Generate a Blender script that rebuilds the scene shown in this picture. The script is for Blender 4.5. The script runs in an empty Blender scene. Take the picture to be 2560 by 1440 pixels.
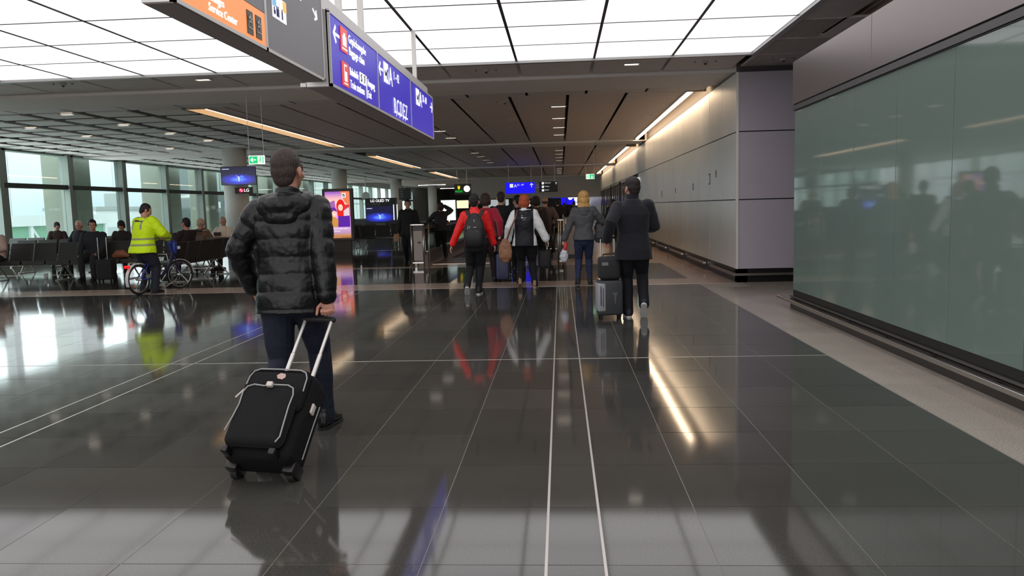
import bpy, bmesh, math, random
from mathutils import Vector, Matrix, Euler
random.seed(7)
D = bpy.data
SC = bpy.context.scene
COL = SC.collection
PI = math.pi
V = Vector

# ------------------------------------------------------------------ camera, sky, exposure
cam_d = D.cameras.new('camera')
cam = D.objects.new('camera', cam_d)
COL.objects.link(cam)
cam.matrix_world = Matrix(((0.9977945, 0.01955677, 0.0634324, 0.0),
                           (0.06108509, 0.10342931, -0.99275928, 0.0),
                           (-0.02597594, 0.99444452, 0.10200657, 1.43),
                           (0, 0, 0, 1)))
cam_d.sensor_width = 36.0
cam_d.lens = 1960.0 / 2560.0 * 36.0
cam_d.clip_start = 0.05
cam_d.clip_end = 400
SC.camera = cam

wd = D.worlds.new('overcast_sky')
SC.world = wd
wd.use_nodes = True
wn = wd.node_tree
bg = wn.nodes['Background']
bg.inputs[0].default_value = (0.70, 0.76, 0.78, 1)
bg.inputs[1].default_value = 2.6

SC.view_settings.view_transform = 'Standard'
SC.view_settings.look = 'None'
SC.view_settings.gamma = 1.0
SC.view_settings.use_curve_mapping = False
SC.view_settings.exposure = 0.9
SC.cycles.max_bounces = 7
SC.cycles.diffuse_bounces = 3
SC.cycles.glossy_bounces = 4
SC.cycles.transparent_max_bounces = 12
SC.cycles.caustics_reflective = True
SC.cycles.caustics_refractive = False
SC.cycles.sample_clamp_indirect = 4.0

PANEL_LIGHT = 0.74     # luminous ceiling
COVE_LIGHT = 11.0       # warm strips in the ceiling coves
SPOT_LIGHT = 3.0



def area(x, y, z, sx, sy, power, rot, col=(1, .96, .92)):
    l = D.lights.new('area_lamp', 'AREA')
    l.shape = 'RECTANGLE'
    l.size, l.size_y = sx, sy
    l.energy = power
    l.color = col
    o = D.objects.new('area_lamp', l)
    COL.objects.link(o)
    o.location = (x, y, z)
    o.rotation_euler = rot
    return o


# daylight entering through the tall windows (left)
for yy in (26, 40, 54):
    area(-17.7, yy, 2.1, 3.0, 13.0, 60, (0, -PI / 2, 0), (.88, .97, 1.0))
# added fill lamp behind the camera, brightening the walkers' backs
area(-4, -7.5, 2.0, 14.0, 2.8, 230, (PI / 2, 0, 0), (1, .98, .96))


# ------------------------------------------------------------------ materials
MATS = {}


def lin(c):
    def f(v):
        v /= 255.0
        return v / 12.92 if v <= 0.04045 else ((v + 0.055) / 1.055) ** 2.4
    return (f(c[0]), f(c[1]), f(c[2]), 1.0)


def mat(name, rgb, rough=0.6, metal=0.0, spec=0.5, ior=None, noise=0.0, nscale=20.0, bump=0.0, bscale=60.0,
        stretch=None, rnd=0.0, sheen=0.0, coat=0.0):
    if name in MATS:
        return MATS[name]
    m = D.materials.new(name)
    m.use_nodes = True
    nt = m.node_tree
    b = nt.nodes['Principled BSDF']
    col = lin(rgb)
    b.inputs['Base Color'].default_value = col
    b.inputs['Roughness'].default_value = rough
    b.inputs['Metallic'].default_value = metal
    b.inputs['Specular IOR Level'].default_value = spec
    if ior:
        b.inputs['IOR'].default_value = ior
    if sheen:
        b.inputs['Sheen Weight'].default_value = sheen
    if coat:
        b.inputs['Coat Weight'].default_value = coat
        b.inputs['Coat Roughness'].default_value = 0.05
    tc = nt.nodes.new('ShaderNodeTexCoord')
    mp = nt.nodes.new('ShaderNodeMapping')
    nt.links.new(tc.outputs['Object'], mp.inputs[0])
    if stretch:
        mp.inputs['Scale'].default_value = stretch
    last = None
    if noise or rnd:
        hsv = nt.nodes.new('ShaderNodeHueSaturation')
        hsv.inputs['Color'].default_value = col
        add = nt.nodes.new('ShaderNodeMath')
        add.operation = 'ADD'
        add.inputs[0].default_value = 1.0
        add.inputs[1].default_value = 0.0
        if noise:
            n = nt.nodes.new('ShaderNodeTexNoise')
            n.inputs['Scale'].default_value = nscale
            n.inputs['Detail'].default_value = 5
            nt.links.new(mp.outputs[0], n.inputs['Vector'])
            mr = nt.nodes.new('ShaderNodeMapRange')
            mr.inputs[1].default_value = 0.3
            mr.inputs[2].default_value = 0.7
            mr.inputs[3].default_value = 1 - noise
            mr.inputs[4].default_value = 1 + noise
            nt.links.new(n.outputs['Fac'], mr.inputs[0])
            nt.links.new(mr.outputs[0], add.inputs[0])
        if rnd:
            oi = nt.nodes.new('ShaderNodeObjectInfo')
            mr2 = nt.nodes.new('ShaderNodeMapRange')
            mr2.inputs[3].default_value = -rnd
            mr2.inputs[4].default_value = rnd
            nt.links.new(oi.outputs['Random'], mr2.inputs[0])
            nt.links.new(mr2.outputs[0], add.inputs[1])
        nt.links.new(add.outputs[0], hsv.inputs['Value'])
        nt.links.new(hsv.outputs[0], b.inputs['Base Color'])
    if bump:
        n2 = nt.nodes.new('ShaderNodeTexNoise')
        n2.inputs['Scale'].default_value = bscale
        n2.inputs['Detail'].default_value = 3
        nt.links.new(mp.outputs[0], n2.inputs['Vector'])
        bp = nt.nodes.new('ShaderNodeBump')
        bp.inputs['Strength'].default_value = bump
        bp.inputs['Distance'].default_value = 0.01
        nt.links.new(n2.outputs['Fac'], bp.inputs['Height'])
        nt.links.new(bp.outputs[0], b.inputs['Normal'])
    MATS[name] = m
    return m


def emat(name, rgb, strength=1.0):
    if name in MATS:
        return MATS[name]
    m = D.materials.new(name)
    m.use_nodes = True
    nt = m.node_tree
    b = nt.nodes['Principled BSDF']
    c = lin(rgb)
    b.inputs['Base Color'].default_value = (c[0] * .6, c[1] * .6, c[2] * .6, 1)
    b.inputs['Emission Color'].default_value = c
    b.inputs['Emission Strength'].default_value = strength * 0.6
    b.inputs['Roughness'].default_value = 0.4
    MATS[name] = m
    return m


def bands(name, base, rules, rough=0.7, bump=0.3, bscale=70, spec=0.3, emit=0.0):
    """cloth whose own colour changes by region of the garment: rules = [(axis, lo, hi, rgb) or list of such tests, rgb]"""
    if name in MATS:
        return MATS[name]
    m = D.materials.new(name)
    m.use_nodes = True
    nt = m.node_tree
    b = nt.nodes['Principled BSDF']
    b.inputs['Roughness'].default_value = rough
    b.inputs['Specular IOR Level'].default_value = spec
    tc = nt.nodes.new('ShaderNodeTexCoord')
    sp = nt.nodes.new('ShaderNodeSeparateXYZ')
    nt.links.new(tc.outputs['Object'], sp.inputs[0])
    ax = nt.nodes.new('ShaderNodeMath')
    ax.operation = 'ABSOLUTE'
    nt.links.new(sp.outputs[0], ax.inputs[0])
    src = {'x': sp.outputs[0], 'y': sp.outputs[1], 'z': sp.outputs[2], 'a': ax.outputs[0]}
    cur = None
    for tests, rgb in rules:
        f = None
        for (axis, lo, hi) in tests:
            c = nt.nodes.new('ShaderNodeMath')
            c.operation = 'COMPARE'
            c.inputs[1].default_value = (lo + hi) / 2
            c.inputs[2].default_value = (hi - lo) / 2
            nt.links.new(src[axis], c.inputs[0])
            if f is None:
                f = c.outputs[0]
            else:
                mu = nt.nodes.new('ShaderNodeMath')
                mu.operation = 'MULTIPLY'
                nt.links.new(f, mu.inputs[0])
                nt.links.new(c.outputs[0], mu.inputs[1])
                f = mu.outputs[0]
        mx = nt.nodes.new('ShaderNodeMixRGB')
        if cur is None:
            mx.inputs[1].default_value = lin(base)
        else:
            nt.links.new(cur, mx.inputs[1])
        mx.inputs[2].default_value = lin(rgb)
        nt.links.new(f, mx.inputs[0])
        cur = mx.outputs[0]
    nt.links.new(cur, b.inputs['Base Color'])
    n2 = nt.nodes.new('ShaderNodeTexNoise')
    n2.inputs['Scale'].default_value = bscale
    nt.links.new(tc.outputs['Object'], n2.inputs['Vector'])
    bp = nt.nodes.new('ShaderNodeBump')
    bp.inputs['Strength'].default_value = bump
    bp.inputs['Distance'].default_value = 0.01
    nt.links.new(n2.outputs['Fac'], bp.inputs['Height'])
    nt.links.new(bp.outputs[0], b.inputs['Normal'])
    MATS[name] = m
    return m


def wavy(name, rgb, rough, spec=0.5, ior=1.5, rnd=0.0, speck=0.0, strength=0.02, scale=1.6, rgb2=None, aniso=None):
    """polished slab: speckled stone, a faint long-wave relief that bends its reflections"""
    if name in MATS:
        return MATS[name]
    m = D.materials.new(name)
    m.use_nodes = True
    nt = m.node_tree
    b = nt.nodes['Principled BSDF']
    b.inputs['Roughness'].default_value = rough
    b.inputs['Specular IOR Level'].default_value = spec
    b.inputs['IOR'].default_value = ior
    g = nt.nodes.new('ShaderNodeNewGeometry')
    col = lin(rgb)
    col2 = lin(rgb2) if rgb2 else tuple(min(1, c * (1 + speck)) for c in col[:3]) + (1,)
    n = nt.nodes.new('ShaderNodeTexNoise')
    n.inputs['Scale'].default_value = 110
    n.inputs['Detail'].default_value = 4
    nt.links.new(g.outputs['Position'], n.inputs['Vector'])
    n3 = nt.nodes.new('ShaderNodeTexNoise')
    n3.inputs['Scale'].default_value = 2.2
    n3.inputs['Detail'].default_value = 4
    nt.links.new(g.outputs['Position'], n3.inputs['Vector'])
    cr = nt.nodes.new('ShaderNodeMapRange')
    cr.inputs[1].default_value = 0.42
    cr.inputs[2].default_value = 0.66
    nt.links.new(n.outputs['Fac'], cr.inputs[0])
    mx = nt.nodes.new('ShaderNodeMixRGB')
    mx.inputs[1].default_value = col
    mx.inputs[2].default_value = col2
    nt.links.new(cr.outputs[0], mx.inputs[0])
    hsv = nt.nodes.new('ShaderNodeHueSaturation')
    nt.links.new(mx.outputs[0], hsv.inputs['Color'])
    oi = nt.nodes.new('ShaderNodeObjectInfo')
    mr = nt.nodes.new('ShaderNodeMapRange')
    mr.inputs[3].default_value = 1 - rnd
    mr.inputs[4].default_value = 1 + rnd
    nt.links.new(oi.outputs['Random'], mr.inputs[0])
    mu = nt.nodes.new('ShaderNodeMath')
    mu.operation = 'MULTIPLY_ADD'
    nt.links.new(n3.outputs['Fac'], mu.inputs[0])
    mu.inputs[1].default_value = 0.35
    nt.links.new(mr.outputs[0], mu.inputs[2])
    sb = nt.nodes.new('ShaderNodeMath')
    sb.operation = 'SUBTRACT'
    nt.links.new(mu.outputs[0], sb.inputs[0])
    sb.inputs[1].default_value = 0.17
    nt.links.new(sb.outputs[0], hsv.inputs['Value'])
    nt.links.new(hsv.outputs[0], b.inputs['Base Color'])
    if strength:
        n2 = nt.nodes.new('ShaderNodeTexNoise')
        n2.inputs['Scale'].default_value = scale
        n2.inputs['Detail'].default_value = 1
        nt.links.new(g.outputs['Position'], n2.inputs['Vector'])
        bp = nt.nodes.new('ShaderNodeBump')
        bp.inputs['Strength'].default_value = strength
        bp.inputs['Distance'].default_value = 0.05
        nt.links.new(n2.outputs['Fac'], bp.inputs['Height'])
        nt.links.new(bp.outputs[0], b.inputs['Normal'])
    MATS[name] = m
    return m


def pane_mat(name, tint, gloss=0.10):
    if name in MATS:
        return MATS[name]
    m = D.materials.new(name)
    m.use_nodes = True
    nt = m.node_tree
    nt.nodes.clear()
    o = nt.nodes.new('ShaderNodeOutputMaterial')
    t = nt.nodes.new('ShaderNodeBsdfTransparent')
    t.inputs[0].default_value = tint + (1,)
    g = nt.nodes.new('ShaderNodeBsdfGlossy')
    g.inputs['Roughness'].default_value = 0.02
    mx = nt.nodes.new('ShaderNodeMixShader')
    mx.inputs[0].default_value = gloss
    nt.links.new(t.outputs[0], mx.inputs[1])
    nt.links.new(g.outputs[0], mx.inputs[2])
    nt.links.new(mx.outputs[0], o.inputs[0])
    MATS[name] = m
    return m


# ------------------------------------------------------------------ mesh helpers
class Soup:
    def __init__(s):
        s.v = []
        s.f = []

    def add(s, vs, fs):
        k = len(s.v)
        s.v += [tuple(p) for p in vs]
        s.f += [tuple(i + k for i in f) for f in fs]

    def box(s, x0, x1, y0, y1, z0, z1, M=None):
        vs = [V((x, y, z)) for z in (z0, z1) for y in (y0, y1) for x in (x0, x1)]
        if M is not None:
            vs = [M @ p for p in vs]
        s.add(vs, [(0, 2, 3, 1), (4, 5, 7, 6), (0, 1, 5, 4), (2, 6, 7, 3), (0, 4, 6, 2), (1, 3, 7, 5)])
        return s

    def rings(s, rs, cap=True):
        n = len(rs[0])
        vs = [p for r in rs for p in r]
        fs = []
        for i in range(len(rs) - 1):
            for j in range(n):
                a, b = i * n + j, i * n + (j + 1) % n
                fs.append((a, b, b + n, a + n))
        if cap:
            fs.append(tuple(range(n - 1, -1, -1)))
            k = (len(rs) - 1) * n
            fs.append(tuple(range(k, k + n)))
        s.add(vs, fs)
        return s

    def tube(s, pts, rad, seg=12, ref=None, power=2.0, rnd=True):
        pts = [V(p) for p in pts]
        rad = [(r, r) if not isinstance(r, (tuple, list)) else r for r in rad]
        if rnd:      # rounded ends
            d0 = (pts[0] - pts[1]).normalized()
            d1 = (pts[-1] - pts[-2]).normalized()
            e0, e1 = min(rad[0]), min(rad[-1])
            pre = [(pts[0] + d0 * e0 * k, (rad[0][0] * w, rad[0][1] * w)) for k, w in ((0.92, 0.35), (0.7, 0.7), (0.35, 0.93))]
            post = [(pts[-1] + d1 * e1 * k, (rad[-1][0] * w, rad[-1][1] * w)) for k, w in ((0.35, 0.93), (0.7, 0.7), (0.92, 0.35))]
            pts = [p for p, _ in pre] + pts + [p for p, _ in post]
            rad = [r for _, r in pre] + rad + [r for _, r in post]
        n = len(pts)
        T = []
        for i in range(n):
            a = pts[max(0, i - 1)]
            b = pts[min(n - 1, i + 1)]
            t = (b - a)
            T.append(t.normalized() if t.length > 1e-9 else V((0, 0, 1)))
        r = V(ref) if ref is not None else (V((1, 0, 0)) if abs(T[0].x) < 0.9 else V((0, 1, 0)))
        rs = []
        for i in range(n):
            u = (r - T[i] * r.dot(T[i]))
            if u.length < 1e-5:
                u = T[i].orthogonal()
            u.normalize()
            w = T[i].cross(u)
            if ref is None:
                r = u
            ring = []
            for k in range(seg):
                a = 2 * PI * k / seg
                c, q = math.cos(a), math.sin(a)
                e = 2.0 / power
                cx = math.copysign(abs(c) ** e, c)
                cy = math.copysign(abs(q) ** e, q)
                ring.append(pts[i] + u * cx * rad[i][0] + w * cy * rad[i][1])
            rs.append(ring)
        s.rings(rs)
        return s

    def ell(s, c, r, M=None, seg=14, ring=9):
        c = V(c)
        vs, fs = [], []
        for i in range(1, ring):
            th = PI * i / ring
            for j in range(seg):
                ph = 2 * PI * j / seg
                p = V((r[0] * math.sin(th) * math.cos(ph), r[1] * math.sin(th) * math.sin(ph), r[2] * math.cos(th)))
                vs.append(c + (M @ p if M is not None else p))
        t = V((0, 0, r[2]))
        vs.append(c + (M @ t if M is not None else t))
        vs.append(c - (M @ t if M is not None else t))
        nt_, nb = len(vs) - 2, len(vs) - 1
        for i in range(ring - 2):
            for j in range(seg):
                a, b = i * seg + j, i * seg + (j + 1) % seg
                fs.append((a, a + seg, b + seg, b))
        for j in range(seg):
            fs.append((nt_, j, (j + 1) % seg))
            k = (ring - 2) * seg
            fs.append((nb, k + (j + 1) % seg, k + j))
        s.add(vs, fs)
        return s

    def xf(s, M):
        s.v = [tuple(M @ V(p)) for p in s.v]
        return s

    def mesh(s, name):
        me = D.meshes.new(name)
        me.from_pydata(s.v, [], s.f)
        me.update()
        return me


def link(name, me, m=None, parent=None, smooth=False):
    o = D.objects.new(name, me)
    COL.objects.link(o)
    if m is not None and not me.materials:
        me.materials.append(m)
    if parent is not None:
        o.parent = parent
    if smooth:
        for p in me.polygons:
            p.use_smooth = True
    return o


def obj(name, soup, m, parent=None, smooth=False, bevel=0.0, seg=2):
    me = soup.mesh(name)
    o = link(name, me, m, parent, smooth)
    if bevel:
        b = o.modifiers.new('bevel', 'BEVEL')
        b.width = bevel
        b.segments = seg
        b.limit_method = 'ANGLE'
        for p in me.polygons:
            p.use_smooth = True
        b.harden_normals = True
    return o


TEX = {}


def clouds(scale):
    if scale not in TEX:
        t = D.textures.new('folds', 'CLOUDS')
        t.noise_scale = scale
        t.noise_depth = 2
        TEX[scale] = t
    return TEX[scale]


def cloth(name, soup, m, parent, voxel=0.012, smooth=4, fold=0.0, fscale=0.12):
    o = link(name, soup.mesh(name), m, parent, True)
    r = o.modifiers.new('remesh', 'REMESH')
    r.mode = 'VOXEL'
    r.voxel_size = voxel
    r.use_smooth_shade = True
    if smooth:
        sm = o.modifiers.new('smooth', 'SMOOTH')
        sm.iterations = smooth
        sm.factor = 0.5
    if fold:
        dm = o.modifiers.new('folds', 'DISPLACE')
        dm.texture = clouds(fscale)
        dm.strength = fold
        dm.mid_level = 0.5
        dm.texture_coords = 'GLOBAL'
    return o


def thing(name, label, cat, loc=(0, 0, 0), rz=0.0, group=None):
    o = D.objects.new(name, None)
    COL.objects.link(o)
    o.location = loc
    o.rotation_euler = (0, 0, rz)
    o.empty_display_size = 0.2
    o['label'] = label
    o['category'] = cat
    if group:
        o['group'] = group
    return o


def tag(o, label, cat, group=None):
    o['label'] = label
    o['category'] = cat
    if group:
        o['group'] = group
    return o


def struct(o):
    o['kind'] = 'structure'
    return o


def anchor(name, loc=(0, 0, 0)):
    o = D.objects.new(name, None)
    COL.objects.link(o)
    o.location = loc
    return o


def copy_tree(o, parent=None):
    c = o.copy()
    COL.objects.link(c)
    c.parent = parent
    for ch in list(o.children):
        copy_tree(ch, c)
    return c


def frame_m(origin, X, Y):
    X, Y = V(X), V(Y)
    Z = X.cross(Y)
    M = Matrix((X, Y, Z)).transposed().to_4x4()
    M.translation = V(origin)
    return M


def text(parent, s, size, origin, X, Y, m, sx=1.0, depth=0.002, align='LEFT', name='lettering'):
    cu = D.curves.new('lettering', 'FONT')
    cu.body = s
    cu.size = size
    cu.extrude = depth
    cu.align_x = align
    cu.resolution_u = 3
    t = D.objects.new('lettering_tmp', cu)
    COL.objects.link(t)
    bpy.context.view_layer.update()
    me = D.meshes.new_from_object(t.evaluated_get(bpy.context.evaluated_depsgraph_get()))
    D.objects.remove(t)
    M = frame_m(origin, X, Y) @ Matrix.Diagonal((sx, 1, 1, 1))
    me.transform(M)
    me.materials.clear()
    o = link(name, me, m, parent)
    return o


def flat(soup, pts, M, depth=0.003):
    """extruded polygon given in the 2D frame M"""
    n = len(pts)
    a = [M @ V((x, y, 0)) for x, y in pts]
    b = [M @ V((x, y, depth)) for x, y in pts]
    fs = [tuple(range(n, 2 * n)), tuple(range(n - 1, -1, -1))]
    for i in range(n):
        j = (i + 1) % n
        fs.append((i, j, j + n, i + n))
    soup.add(a + b, fs)
    return soup


def disc_pts(cx, cy, r, n=20, ry=None):
    ry = ry or r
    return [(cx + r * math.cos(2 * PI * k / n), cy + ry * math.sin(2 * PI * k / n)) for k in range(n)]


def rect(x0, x1, y0, y1):
    return [(x0, y0), (x1, y0), (x1, y1), (x0, y1)]


def arrow_pts(cx, cy, r, ang):
    p = [(-1, -.14), (.55, -.14), (.05, -.64), (.3, -.86), (1.1, 0), (.3, .86), (.05, .64), (.55, .14), (-1, .14)]
    c, s = math.cos(ang), math.sin(ang)
    return [(cx + r * (x * c - y * s), cy + r * (x * s + y * c)) for x, y in p]


def rbox(s, x0, x1, y0, y1, z0, z1, r=0.02, M=None, seg=3):
    bm = bmesh.new()
    bmesh.ops.create_cube(bm, size=1)
    for v in bm.verts:
        v.co = V((x0 + (v.co.x + .5) * (x1 - x0), y0 + (v.co.y + .5) * (y1 - y0), z0 + (v.co.z + .5) * (z1 - z0)))
    bmesh.ops.bevel(bm, geom=list(bm.edges), offset=r, segments=seg, profile=0.5, affect='EDGES')
    bm.verts.index_update()
    vs = [(M @ v.co if M is not None else v.co.copy()) for v in bm.verts]
    s.add(vs, [tuple(v.index for v in f.verts) for f in bm.faces])
    bm.free()
    return s
# ------------------------------------------------------------------ floor
M_dark = wavy('dark_granite', (62, 61, 57), 0.07, spec=0.6, ior=1.55, rnd=0.16, rgb2=(74, 72, 68), strength=0.012, scale=1.3)
M_light = wavy('pale_granite', (178, 168, 156), 0.16, spec=0.5, ior=1.5, rnd=0.06, rgb2=(140, 132, 124), strength=0.012, scale=1.3)
M_band = wavy('band_granite_brightened', (206, 182, 164), 0.13, spec=0.5, ior=1.5, rnd=0.05, rgb2=(170, 148, 132), strength=0.012, scale=1.3)  # brownish band stone, its colour lightened to stand in for light missing there
M_joint = mat('joint_filler', (132, 128, 120), 0.6)
M_steel = mat('brushed_steel', (190, 186, 182), 0.28, metal=1.0, noise=0.05, nscale=40)
M_strip = mat('metal_inlay', (205, 200, 194), 0.35, metal=0.7)

floor = struct(obj('floor', Soup().box(-18.3, 14, -12, 130, -0.25, -0.0016), M_joint))
# exact joint positions of the slab grid
XE = [2.43, 1.82, 1.21, 0.60, 0.152, -0.085, -0.59, -1.21, -1.85, -2.47, -3.05, -3.585, -3.82]
while XE[-1] > -12.5:
    XE.append(XE[-1] - 0.61)
YE = [7.3 + 0.612 * k for k in range(-11, 12)]         # 0.57 .. 14.03
G = 0.0020
meshes = {}


def slab(w, d, m, name):
    key = (round(w, 3), round(d, 3), name)
    if key not in meshes:
        s = Soup()
        s.box(-w / 2 + G, w / 2 - G, -d / 2 + G, d / 2 - G, -0.02, 0.0)
        me = s.mesh(name)
        me.materials.append(m)
        meshes[key] = me
    return meshes[key]


def in_view(x, y):
    # sideways reach of the photograph at this depth (metres), a little generous
    return -0.72 * y - 0.4 < x < 0.60 * y + 0.4 and y > 2.3


rest = Soup()
nt_ = 0
cells = []
for i in range(len(XE) - 1):
    for j in range(len(YE) - 1):
        cells.append(((XE[i] + XE[i + 1]) / 2, (YE[j] + YE[j + 1]) / 2, XE[i] - XE[i + 1], YE[j + 1] - YE[j]))
vis = sorted([c for c in cells if in_view(c[0], c[1])], key=lambda c: math.hypot(c[0], c[1]))[:299]
vis_s = set(vis)
for c in cells:
    if c in vis_s:
        o = D.objects.new('tile', slab(c[2], c[3], M_dark, 'tile'))
        COL.objects.link(o)
        o.parent = floor
        o.location = (c[0], c[1], 0)
        o.rotation_euler = (random.uniform(-.0011, .0011), random.uniform(-.0011, .0011), 0)
    else:
        rest.box(c[0] - c[2] / 2 + G, c[0] + c[2] / 2 - G, c[1] - c[3] / 2 + G, c[1] + c[3] / 2 - G, -0.02, 0)
# dark slabs beyond the pale band, and those left out of view
for (xa, xb, ya, yb) in [(-18.2, -12.9, -8, 14.03), (-18.2, 2.41, 15.12, 19.3), (-18.2, -3.9, 19.75, 28.0), (-18.2, -3.9, 28.5, 62), (-18.2, 2.43, -8, 0.55)]:
    nx = max(1, round((xb - xa) / 0.612))
    ny = max(1, round((yb - ya) / 0.612))
    for i in range(nx):
        for j in range(ny):
            rest.box(xa + (xb - xa) * i / nx + G, xa + (xb - xa) * (i + 1) / nx - G, ya + (yb - ya) * j / ny + G, ya + (yb - ya) * (j + 1) / ny - G, -0.02, 0)
o = obj('slabs', rest, M_dark, floor)
o['kind'] = 'stuff'
# pale border beside the glass wall and pale bands across the hall
pale = Soup()
k = 0
ys = [7.3 + 1.224 * t for t in range(-7, 6)]
for j in range(len(ys) - 1):
    for (xa, xb) in ((2.44, 2.80), (2.80, 3.2)):
        cx, cy = (xa + xb) / 2, (ys[j] + ys[j + 1]) / 2
        if ys[j + 1] > 3:
            o = D.objects.new('border_slab', slab(xb - xa, ys[j + 1] - ys[j], M_light, 'border_slab'))
            COL.objects.link(o)
            o.parent = floor
            o.location = (cx, cy, 0)
        else:
            pale.box(xa + G, xb - G, ys[j] + G, ys[j + 1] - G, -.02, 0)
x = 3.2
while x > -17:
    for (ya, yb) in ((14.06, 14.58), (14.58, 15.11)):
        if x > -12:
            o = D.objects.new('band_slab', slab(1.2, yb - ya, M_band, 'band_slab'))
            COL.objects.link(o)
            o.parent = floor
            o.location = (x - .6, (ya + yb) / 2, 0)
        else:
            pale.box(x - 1.2 + G, x - G, ya + G, yb - G, -.02, 0)
    x -= 1.2
band = Soup()
for (xa, xb, ya, yb, st) in [(3.2, 12, 10.2, 14.05, 1.2), (3.2, 12, -8, 10.2, 1.2), (2.42, 3.2, 15.12, 62, 1.2), (-18.2, 2.4, 19.31, 19.74, 1.2), (-18.2, -3.9, 28.01, 28.49, 1.2), (-3.9, 2.42, 19.75, 62, 1.2), (-18.2, 12, 62, 128, 1.2), (3.2, 12, 14.06, 15.1, 1.2)]:
    nx = max(1, round((xb - xa) / st))
    ny = max(1, round((yb - ya) / st))
    dst = pale if xa > 3 else band
    for i in range(nx):
        for j in range(ny):
            dst.box(xa + (xb - xa) * i / nx + G, xa + (xb - xa) * (i + 1) / nx - G, ya + (yb - ya) * j / ny + G, ya + (yb - ya) * (j + 1) / ny - G, -0.02, 0)
o = obj('band_slabs', band, M_band, floor)
o['kind'] = 'stuff'
o = obj('border_slabs', pale, M_light, floor)
o['kind'] = 'stuff'
for (xa, xb, ya, yb) in [(-.090, -.078, 0, 14.03), (.146, .158, 0, 14.03), (-3.592, -3.578, 0, 14.03), (-3.827, -3.813, 0, 14.03), (-14, 2.44, 7.294, 7.306), (-18, 3.3, 14.03, 14.055), (-18, 2.42, 19.3, 19.315), (-18, -3.9, 28.0, 28.02)]:
    obj('inlay_strip', Soup().box(xa, xb, ya, yb, -.01, 0.0012), M_strip, floor)

# ------------------------------------------------------------------ ceiling
CZ = 3.76
M_ceil = mat('ceiling_void', (84, 78, 75), 0.8)
M_frame = mat('white_aluminium', (176, 176, 174), 0.4, metal=0.3)
M_perf = mat('perforated_metal', (226, 218, 214), 0.55, noise=0.05, nscale=3, rnd=0.05)
M_soffit = mat('soffit_plaster', (244, 236, 230), 0.6, noise=0.03, nscale=1)
M_slat = mat('ceiling_blade', (226, 211, 203), 0.6)
M_lum = D.materials.new('luminous_ceiling')
M_lum.use_nodes = True
nt = M_lum.node_tree
b = nt.nodes['Principled BSDF']
b.inputs['Base Color'].default_value = lin((200, 200, 200))
b.inputs['Emission Color'].default_value = (0.93, 0.90, 0.92, 1)
oi = nt.nodes.new('ShaderNodeObjectInfo')
mr = nt.nodes.new('ShaderNodeMapRange')
mr.inputs[3].default_value = PANEL_LIGHT * 0.93
mr.inputs[4].default_value = PANEL_LIGHT * 1.04
nt.links.new(oi.outputs['Random'], mr.inputs[0])
nt.links.new(mr.outputs[0], b.inputs['Emission Strength'])

ceiling = struct(obj('ceiling', Soup().box(-18.3, 14, -12, 62.0, CZ + .34, CZ + .5), M_ceil))
# luminous field
LX = [3.06 - 1.238 * k for k in range(14)]
LY = [12.86 - 1.2 * k for k in range(16)]
s = Soup()
s.box(-.602, .602, -.587, .587, 0, .012)
lum_me = s.mesh('light_panel')
lum_me.materials.append(M_lum)
for i in range(len(LX) - 1):
    for j in range(len(LY) - 1):
        o = D.objects.new('light_panel', lum_me)
        COL.objects.link(o)
        o.parent = ceiling
        o.location = ((LX[i] + LX[i + 1]) / 2, (LY[j] + LY[j + 1]) / 2, CZ + .006)
M_bar = mat('panel_joint', (70, 66, 66), 0.5)
for x in LX[1:-1]:
    obj('joint_bar', Soup().box(x - .019, x + .019, LY[-1], LY[0], CZ, CZ + .05), M_bar, ceiling)
for y in LY[1:-1]:
    obj('joint_bar', Soup().box(LX[-1], LX[0], y - .014, y + .014, CZ + .002, CZ + .05), M_bar, ceiling)
obj('edge_frame', Soup().box(LX[-1], LX[0] + .09, LY[0], LY[0] + .10, CZ - .03, CZ + .08), M_frame, ceiling)
obj('edge_frame', Soup().box(LX[0], LX[0] + .09, LY[-1], LY[0], CZ - .03, CZ + .08), M_frame, ceiling)
# side strip of perforated panels on the right, with a sunk louvre beyond
sh = Soup()
for k in range(16):
    y1 = LY[0] + 1.35 - 1.2 * k
    y0 = y1 - 1.12
    sh_x = 4.02 if y1 > 11.6 else 3.72
    if k == 0:
        sh_x = 5.2
    o = obj('ceiling_panel', Soup().box(3.17, sh_x, y0, y1, CZ, CZ + .03), M_perf, ceiling)
# ribs of the perforated panels (fine lines)
ribs = Soup()
for k in range(3):
    y1 = LY[0] + 1.35 - 1.2 * k
    x = 3.2
    while x < (5.1 if k == 0 else 4.0 if k == 1 else 3.7):
        ribs.box(x, x + .012, y1 - 1.10, y1 - .02, CZ - .006, CZ)
        x += .035
o = obj('panel_ribs', ribs, mat('rib_metal', (150, 142, 140), .5), ceiling)
o['kind'] = 'stuff'
for k in range(11):
    x = 3.80 + k * .12
    obj('louvre_blade', Soup().box(x, x + .03, -6, 11.5, CZ + .12, CZ + .26), M_slat, ceiling)
obj('louvre_edge', Soup().box(3.72, 3.76, -6, 11.6, CZ, CZ + .34), M_slat, ceiling)
# perforated band, smooth beam, perforated band
for i in range(-2, 14):
    xa, xb = LX[0] - 1.238 * (i + 1), LX[0] - 1.238 * i
    if i < 0:
        continue
    obj('ceiling_panel', Soup().box(xa + .03, xb - .03, 13.0, 14.32, CZ, CZ + .03), M_perf, ceiling)
    obj('ceiling_panel', Soup().box(xa + .03, xb - .03, 16.04, 16.88, CZ, CZ + .03), M_perf, ceiling)
for y0, y1 in ((14.42, 16.0), (28.9, 30.4), (44.8, 46.4), (60.6, 62.1)):
    obj('ceiling_beam', Soup().box(-18.0, 3.25, y0, y1, CZ - .05, CZ + .34), M_soffit, ceiling)
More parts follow.
